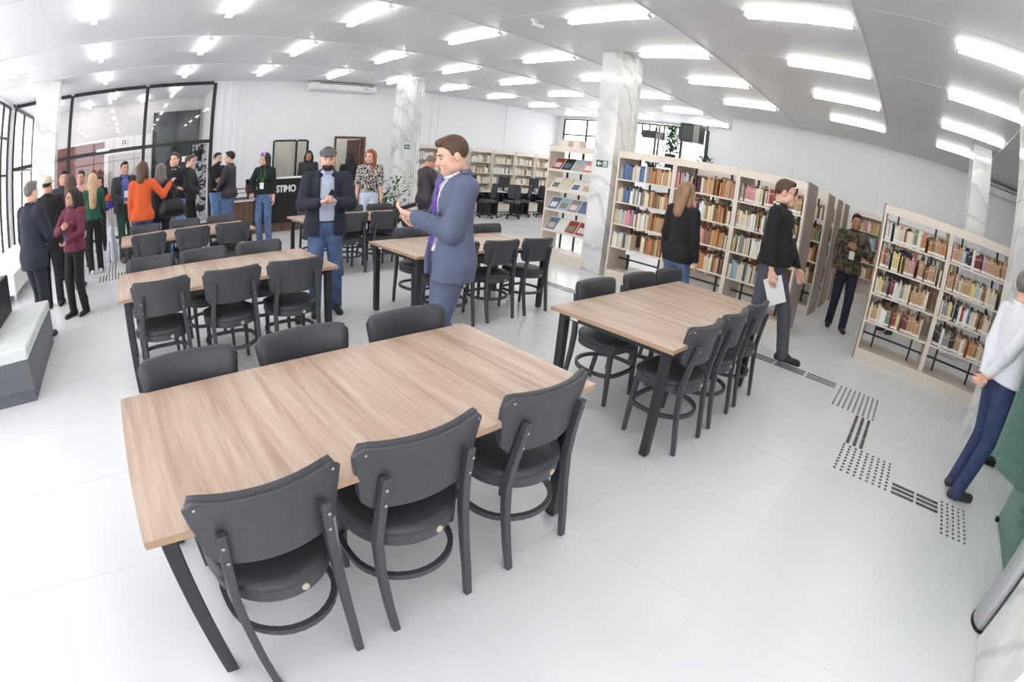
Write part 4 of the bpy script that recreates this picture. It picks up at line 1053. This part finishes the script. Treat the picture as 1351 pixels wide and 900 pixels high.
        fp('mouth', lambda b: tube(b, [(-.022, .089, -.066), (-.008, .0965, -.064), (.008, .0965, -.064), (.022, .089, -.066)], [.003, .0055, .0055, .003], 6), M_lip)
    for ex in extras: ex(r, s, HM, arm, hands, put)
    r['_s'] = s
    return r, hands, s
def wpoint(r, p):
    return Matrix.Translation(r.location) @ Euler(r.rotation_euler).to_matrix().to_4x4() @ Vector(p)
def lanyard(col, badge=True, z=1.17):
    def f(r, s, HM, arm, hands, put):
        P = [(-.06, -.03, 1.5), (-.058, .08, 1.44), (-.035, .142, 1.3), (0, .155, z+.04), (.035, .142, 1.3), (.058, .08, 1.44), (.06, -.03, 1.5)]
        bm = bmesh.new(); tube(bm, [tuple(v*s for v in p) for p in P], .006, flat=(.004, .014)); l = obj('lanyard', mesh('lanyard', bm, col), r)
        if badge: bx('badge', (-.042*s, .042*s, .158*s, .163*s, (z-.08)*s, (z+.04)*s), M_paper, l)
    return f
def belt(m):
    def f(r, s, HM, arm, hands, put):
        v = Vol(.012, .01); v.cap((0, 0, .98), (0, 0, 1.02), .18, .18, .76); v.cut(lambda X, Y, Z: .978-Z).cut(lambda X, Y, Z: Z-1.018); put('belt', [v.run()], m)
    return f
def tie(m):
    def f(r, s, HM, arm, hands, put):
        P = [(0, .085, 1.475), (0, .105, 1.44), (0, .125, 1.3), (0, .13, 1.15), (0, .128, 1.05)]; W_ = [.03, .022, .04, .05, .045]
        bm = bmesh.new(); loft(bm, [[((x-w_/2)*s, (y)*s, z*s), ((x+w_/2)*s, y*s, z*s), ((x+w_/2)*s, (y+.012)*s, z*s), ((x-w_/2)*s, (y+.012)*s, z*s)] for (x, y, z), w_ in zip(P, W_)]); obj('tie', mesh('tie', bm, m), r)
    return f
def glasses(m):
    def f(r, s, HM, arm, hands, put):
        bm = bmesh.new()
        for sd in (1, -1):
            tube(bm, [(sd*.032+.019*math.cos(k*PI/6), .1-abs(math.cos(k*PI/6)*.004), .0+.014*math.sin(k*PI/6)) for k in range(12)], .0022, 5, True)
            tube(bm, [(sd*.052, .096, .004), (sd*.078, .0, .008)], .002, 5)
        tube(bm, [(-.013, .102, .003), (.013, .102, .003)], .002, 5)
        me_ = mesh('glasses', bm, m); me_.transform(Matrix.Scale(s, 4) @ HM); g = obj('glasses', me_, r)
        for sd in (1, -1):
            bm = bmesh.new(); lathe(bm, [(.018, -.0006), (.018, .0006)], 12); me_ = mesh('lens', bm, M_gl)
            me_.transform(Matrix.Scale(s, 4) @ HM @ Matrix.Translation((sd*.032, .1, 0)) @ Matrix.Rotation(PI/2, 4, 'X')); obj('lens', me_, g)
    return f
M_gl = mat('tinted_lens', (40, 36, 36), rough=.1)
def phone(r, hands, s, sd, label, dark=M_dark, off=(.0, .09, -.028), rot=0, tilt=0):
    """a phone lying in the hand of side sd"""
    Mh = hands[sd]; M = Matrix.Translation(r.location) @ Euler(r.rotation_euler).to_matrix().to_4x4() @ Matrix.Scale(s, 4) @ Mh
    o = thing('phone', label, 'phone'); o.matrix_world = Matrix.Translation(M @ Vector(off)) @ M.to_euler().to_matrix().to_4x4() @ Matrix.Rotation(rot, 4, 'Z') @ Matrix.Rotation(tilt, 4, 'X')
    bx('case', (-.037, .037, -.075, .075, -.005, .005), dark, o, .002); bx('screen', (-.033, .033, -.07, .07, -.0062, -.005), MATS['screen_off'], o)
NAVY = cloth('navy', (34, 38, 52)); BLACK = cloth('black', (26, 26, 28)); JEANS = cloth('jeans', (88, 112, 150), .9, .25, 14); DJEANS = cloth('dark_jeans', (52, 66, 100), .9, .2, 14)
BLUESUIT = cloth('blue_suit', (90, 98, 122), .8, .06); WHITESHIRT = cloth('white_shirt', (226, 228, 234), .8, .04); BLUESHIRT = cloth('pale_blue_shirt', (176, 184, 206), .8, .08); GREYT = cloth('grey_trousers', (78, 80, 90)); 
BURG = cloth('burgundy', (104, 42, 62)); GREENK = cloth('green_knit', (34, 84, 66)); ORANGE = cloth('orange_knit', (214, 92, 44)); PUFF = mat('cloth_puffer', (50, 44, 54), rough=.55, var=.25, scale=16, bump=.5, stretch=(.2, .2, 3)); DGREY = cloth('dark_grey', (52, 52, 58)); BROWNC = cloth('plum', (60, 36, 44))
CAMO = pattern('cloth_camouflage', (52, 48, 38), (98, 90, 72), 16, 'noise', .85, .46, .54); ANIMAL = pattern('cloth_animal_print', (50, 46, 46), (196, 190, 186), 34, 'noise', .8, .46, .54)
LIGHTBLUE = cloth('pale_blue_skirt', (206, 216, 232)); OLIVE = cloth('dark_green_trousers', (40, 70, 62)); SHIRTB = cloth('blue_shirt', (92, 104, 168)); LIGHTJ = cloth('light_jeans', (110, 142, 188), .9, .25, 14)
GREENL = mat('lanyard_green', (70, 170, 110)); YELL = mat('lanyard_yellow', (190, 160, 70)); PURPLE = pattern('tie_purple', (86, 48, 150), (120, 84, 190), 40, 'noise', .5)

P = person
# --- the man in the suit
r, hd, s = P('man in a blue suit and purple tie looking down at his phone', 37.9, 3.28, 1.80, -72, None, BLUESUIT, hair=('short', 'brown'), skin='light', aL=((.05, .27, 1.23), (.5, -.8, -.6)), aR=((.09, .2, 1.17), (.35, -1, -.5)), head=(0, 18), stance=(.1, -.16, .1), jacket=BLUESUIT, shirt=WHITESHIRT, opening=(.075, .06), hem=.83, extras=(tie(PURPLE),), curl=.55)
phone(r, hd, s, -1, 'dark phone held by the man in the blue suit', off=(0, .08, -.03))
# --- flat cap man
r, hd, s = P('bearded man in a flat cap and navy jacket holding a phone', 23.2, 5.2, 1.73, 198, None, cloth('faded_jeans', (78, 98, 134), .9, .3, 10), hair=(('flatcap', cloth('cap_grey', (92, 92, 96))), ('buzz', 'dark'), ('beard', 'dark')), skin='light', aL='phone', aR='phone', head=(0, 4), stance=(.02, .1, .12), jacket=NAVY, shirt=BLUESHIRT, opening=(.075, .07), hem=.84, wide=1.06, extras=(belt(M_dark),), curl=.7, belly=.02)
phone(r, hd, s, 1, 'dark green phone in the hands of the man in the flat cap', mat('phone_green', (24, 52, 44)), off=(.02, .1, -.05), tilt=-1.0)
# --- people by the bookcases
P('woman in a black coat and jeans looking at the books', 64, 5.55, 1.68, 98, BLACK, JEANS, hair=('long', 'lightbrown'), skin='light', sex='f', aL='down', aR='down', head=(10, 5), hem=.84, stance=(0, .08, .08), wide=1.0, facevis=False)
r, hd, s = P('tall man in a black sweater with glasses walking with white paper', 75.2, 5.35, 1.93, 180, BLACK, GREYT, hair=('short', 'brown'), skin='light', aL='swing', aR='down', head=(-8, 2), stance=(.32, -.22, .08), hem=.94, belly=.07, wide=1.12, collar=WHITESHIRT, extras=(glasses(M_dark), lanyard(GREENL, True, 1.22)))
pw = wpoint(r, ((hd[1].translation*s)+Vector((0, .02, -.05))))
o = tag(mk('paper_sheet', lambda b: box(b, -.1, .1, -.0015, .0015, -.3, 0), M_paper), 'white paper sheets held by the tall man in the black sweater', 'paper'); o.location = pw; o.rotation_euler = (.2, -.45, -math.radians(75)+.2)
P('man in a brown camouflage jacket with a yellow lanyard walking in the aisle', 84, 8.15, 1.84, 258, CAMO, NAVY, hair=('short', 'black'), skin='brown', aL='chest', aR='down', head=(-4, 2), stance=(.1, -.08, .11), hem=.86, wide=1.08, collar=CAMO, extras=(lanyard(YELL, True, 1.16),), facevis=True)
P('person in dark blue standing half hidden behind the bookcase past the aisle', 0, 0, 1.72, 300, NAVY, NAVY, pos=(9.35, -.02), hair=('short', 'dark'), facevis=False, hem=.9)
r, hd, s = P('man in a white shirt and blue jeans standing with hands clasped behind', 0, 0, 1.76, 156, WHITESHIRT, DJEANS, pos=(3.92, -1.12), hair=('short', 'grey'), skin='light', aL='behind', aR='behind', head=(0, 0), stance=(.02, -.04, .1), hem=.95, belly=.03, wide=1.1, collar=WHITESHIRT, shoes='grey', curl=.5)
# --- group by the windows
P('grey haired man in a dark navy suit seen from behind by the bench', -12.4, 5.95, 1.70, 40, None, NAVY, hair=('short', 'grey'), skin='light', aL='down', aR='belly', jacket=NAVY, shirt=WHITESHIRT, opening=(.03, .06), hem=.8, stance=(.06, -.05, .1), wide=1.06, facevis=False, shoes='grey')
P('smiling woman in a burgundy sweater and black trousers with glasses', -7.1, 6.55, 1.52, 215, BURG, BLACK, hair=('bob', 'dark'), skin='tan', sex='f', aL='belly', aR='chest', head=(25, -4), stance=(.0, .12, .09), hem=.9, wide=1.12, shoe_kind='boot', extras=(glasses(BURG),), curl=.8)
P('man in a black coat and pale cap with his back turned', -10.3, 7.3, 1.74, 0, BLACK, BLACK, hair=(('ballcap', cloth('cap_cream', (206, 196, 178))), ('buzz', 'dark')), aL='down', aR='belly', head=(15, 0), hem=.78, wide=1.1, facevis=False)
P('woman with long brown hair and a plum coat seen from behind', -7.3, 8.1, 1.70, 10, BROWNC, DJEANS, hair=('longback', 'brown'), sex='f', skin='light', aL='chest', hem=.86, facevis=False)
P('dark haired man partly hidden behind the long haired woman', -8.2, 9.2, 1.80, 170, DGREY, BLACK, hair=('short', 'black'), skin='tan', aR='down')
P('dark haired man with a pink scarf behind the blonde woman', -6.0, 10.0, 1.76, 190, cloth('pink_scarf', (196, 150, 140)), BLACK, hair=('short', 'black'), skin='tan')
P('blonde woman in a green sweater and black leggings seen from behind', -4.6, 9.0, 1.66, -8, GREENK, BLACK, hair=(('longback', 'blonde'), ('headband', cloth('headband_white', (230, 228, 224)))), skin='light', sex='f', aL='belly', aR='belly', stance=(0, .06, .1), hem=.95, shoes='white', facevis=False)
P('small dark haired woman standing by the glass partition', -3.7, 11.6, 1.58, 190, BLACK, BLACK, hair=('bob', 'black'), skin='tan', sex='f')
P('man in a grey jacket and blue shirt with a badge and green trousers', -.7, 9.7, 1.80, 165, None, OLIVE, hair=('short', 'black'), skin='tan', aL='down', aR='belly', jacket=DGREY, shirt=SHIRTB, opening=(.08, .08), hem=.86, stance=(.02, .1, .1), shoes='brown', extras=(lanyard(SHIRTB, True, 1.2),))
P('woman in a bright orange sweater seen from behind with an arm raised', 1.5, 8.05, 1.72, 12, ORANGE, DJEANS, hair=('bob', 'brown'), skin='light', sex='f', aL='down', aR='out', head=(12, 5), hem=.86, wide=1.1, facevis=False)
r, hd, s = P('grey haired person in a dark coat hugging the woman in orange', 3.7, 8.35, 1.66, 0, NAVY, NAVY, hair=('bob', 'grey'), skin='light', sex='f', aL='hug', aR='down', hem=.8, facevis=False)
bagp = wpoint(r, (.2*s, -.2, .98))
t = thing('handbag', 'large black leather handbag hanging beside the orange sweater', 'handbag', bagp, .2)
V_ = Vol(.012, .12); V_.cap((-.15, 0, -.06), (.15, 0, -.06), .1, .1, .6).cap((-.12, 0, .07), (.12, 0, .07), .06, .06, .6); obj('bag_body', npmesh('bag_body', [V_.run()], mat('black_leather', (24, 24, 26), rough=.35, bump=.3, scale=18)), t)
mk('strap', lambda b: tube(b, [(-.13, 0, .1), (-.09, 0, .3), (-.02, .03, .45), (.05, 0, .3), (.13, 0, .1)], .012, 6), MATS['black_leather'], t)
r, hd, s = P('man in a black sweater and light jeans holding a red phone', 5.4, 9.15, 1.84, 200, BLACK, LIGHTJ, hair=('short', 'brown'), skin='light', aL='belly', aR='down', head=(15, -5), hem=.98, belly=.03, wide=1.1, collar=WHITESHIRT, sleeve='long')
phone(r, hd, s, -1, 'small red phone held by the man in the black sweater', mat('phone_red', (150, 40, 48)))
P('man in a dark jacket standing behind the man with the red phone', 7.1, 10.3, 1.78, 120, DGREY, BLACK, hair=('short', 'brown'), skin='light', aL='belly', aR='belly', hem=.88)
P('bearded man in a black sweater and jeans near the counter', 10.4, 11.0, 1.80, 150, BLACK, LIGHTJ, hair=(('short', 'black'), ('beard', 'brown')), skin='light', aL='fold', aR='fold', hem=.95)
P('man in a dark puffer jacket and jeans turned towards the wall', 11.9, 10.3, 1.80, 300, PUFF, JEANS, hair=('short', 'black'), skin='light', aL='belly', aR='belly', hem=.85, wide=1.12, facevis=True)
def flower(r, s, HM, arm, hands, put):
    v = Vol(.012, .02)
    for k in range(7): v.ell((-.05+.05*math.cos(k*.9), .06+.02*math.sin(k*2), .1+.04*math.sin(k*.9)), (.025, .02, .025))
    obj('hair_flower', npmesh('hair_flower', [xf(v.run(), Matrix.Scale(s, 4) @ HM)], mat('lilac_flower', (196, 150, 206))), r)
P('long haired woman in black and jeans with a lilac flower headpiece and badge', 16.0, 9.75, 1.72, 215, cloth('dark_green_black', (24, 34, 32)), JEANS, hair=('longside', 'dark'), skin='light', sex='f', aL='down', aR='hip', head=(35, 0), hem=.96, extras=(flower, lanyard(GREENL, True, 1.15)))
P('dark haired person with bushy hair behind the reception counter', 21.0, 12.5, 1.76, 200, DGREY, BLACK, hair=('dark_mass', 'black'), skin='brown', facevis=False, head=(0, 0))
P('person with dark hair and black coat in front of the brown doorway', 25.8, 11.6, 1.70, 15, BLACK, BLACK, hair=('dark_mass', 'black'), skin='tan', facevis=False)
P('red haired woman in an animal print blouse and pale blue trousers', 28.1, 9.0, 1.74, 208, ANIMAL, LIGHTBLUE, hair=('longside', 'red'), skin='light', sex='f', head=(25, 0), hem=1.0, wide=1.05, sleeve='short')
P('man in a black puffer jacket looking down behind the man in the suit', 34.6, 8.6, 1.70, 95, PUFF, DGREY, hair=('buzz', 'grey'), skin='tan', aL='belly', aR='belly', head=(10, 30), hem=.86, wide=1.12)
# paper pompom decoration held near the blonde woman
t = thing('pompom_decoration', 'orange and blue paper pompom hanging by the grey jacket man', 'decoration', (-.42, 9.9, 1.02))
for nm, c, z in (('orange_pompom', (226, 92, 50), .16), ('blue_pompom', (70, 60, 170), .03), ('white_ribbon', (220, 220, 232), -.4)):
    v = Vol(.016, .03)
    if nm == 'white_ribbon':
        for k in range(4): v.cap((.04*math.cos(k*1.6), .04*math.sin(k*1.6), 0), (.1*math.cos(k*1.6), .1*math.sin(k*1.6), -.6), .03, .05)
        v.cap((0, 0, .0), (0, 0, .45), .02, .02)
    else:
        for k in range(6): v.ell((.06*math.cos(k*1.05), .06*math.sin(k*1.05), .02*math.sin(k*2.)), (.05, .05, .055))
        v.ell((0, 0, 0), (.07, .07, .08))
    obj(nm, npmesh(nm, [v.run()], mat('paper_'+nm, c, rough=.8)), t, (0, 0, z))
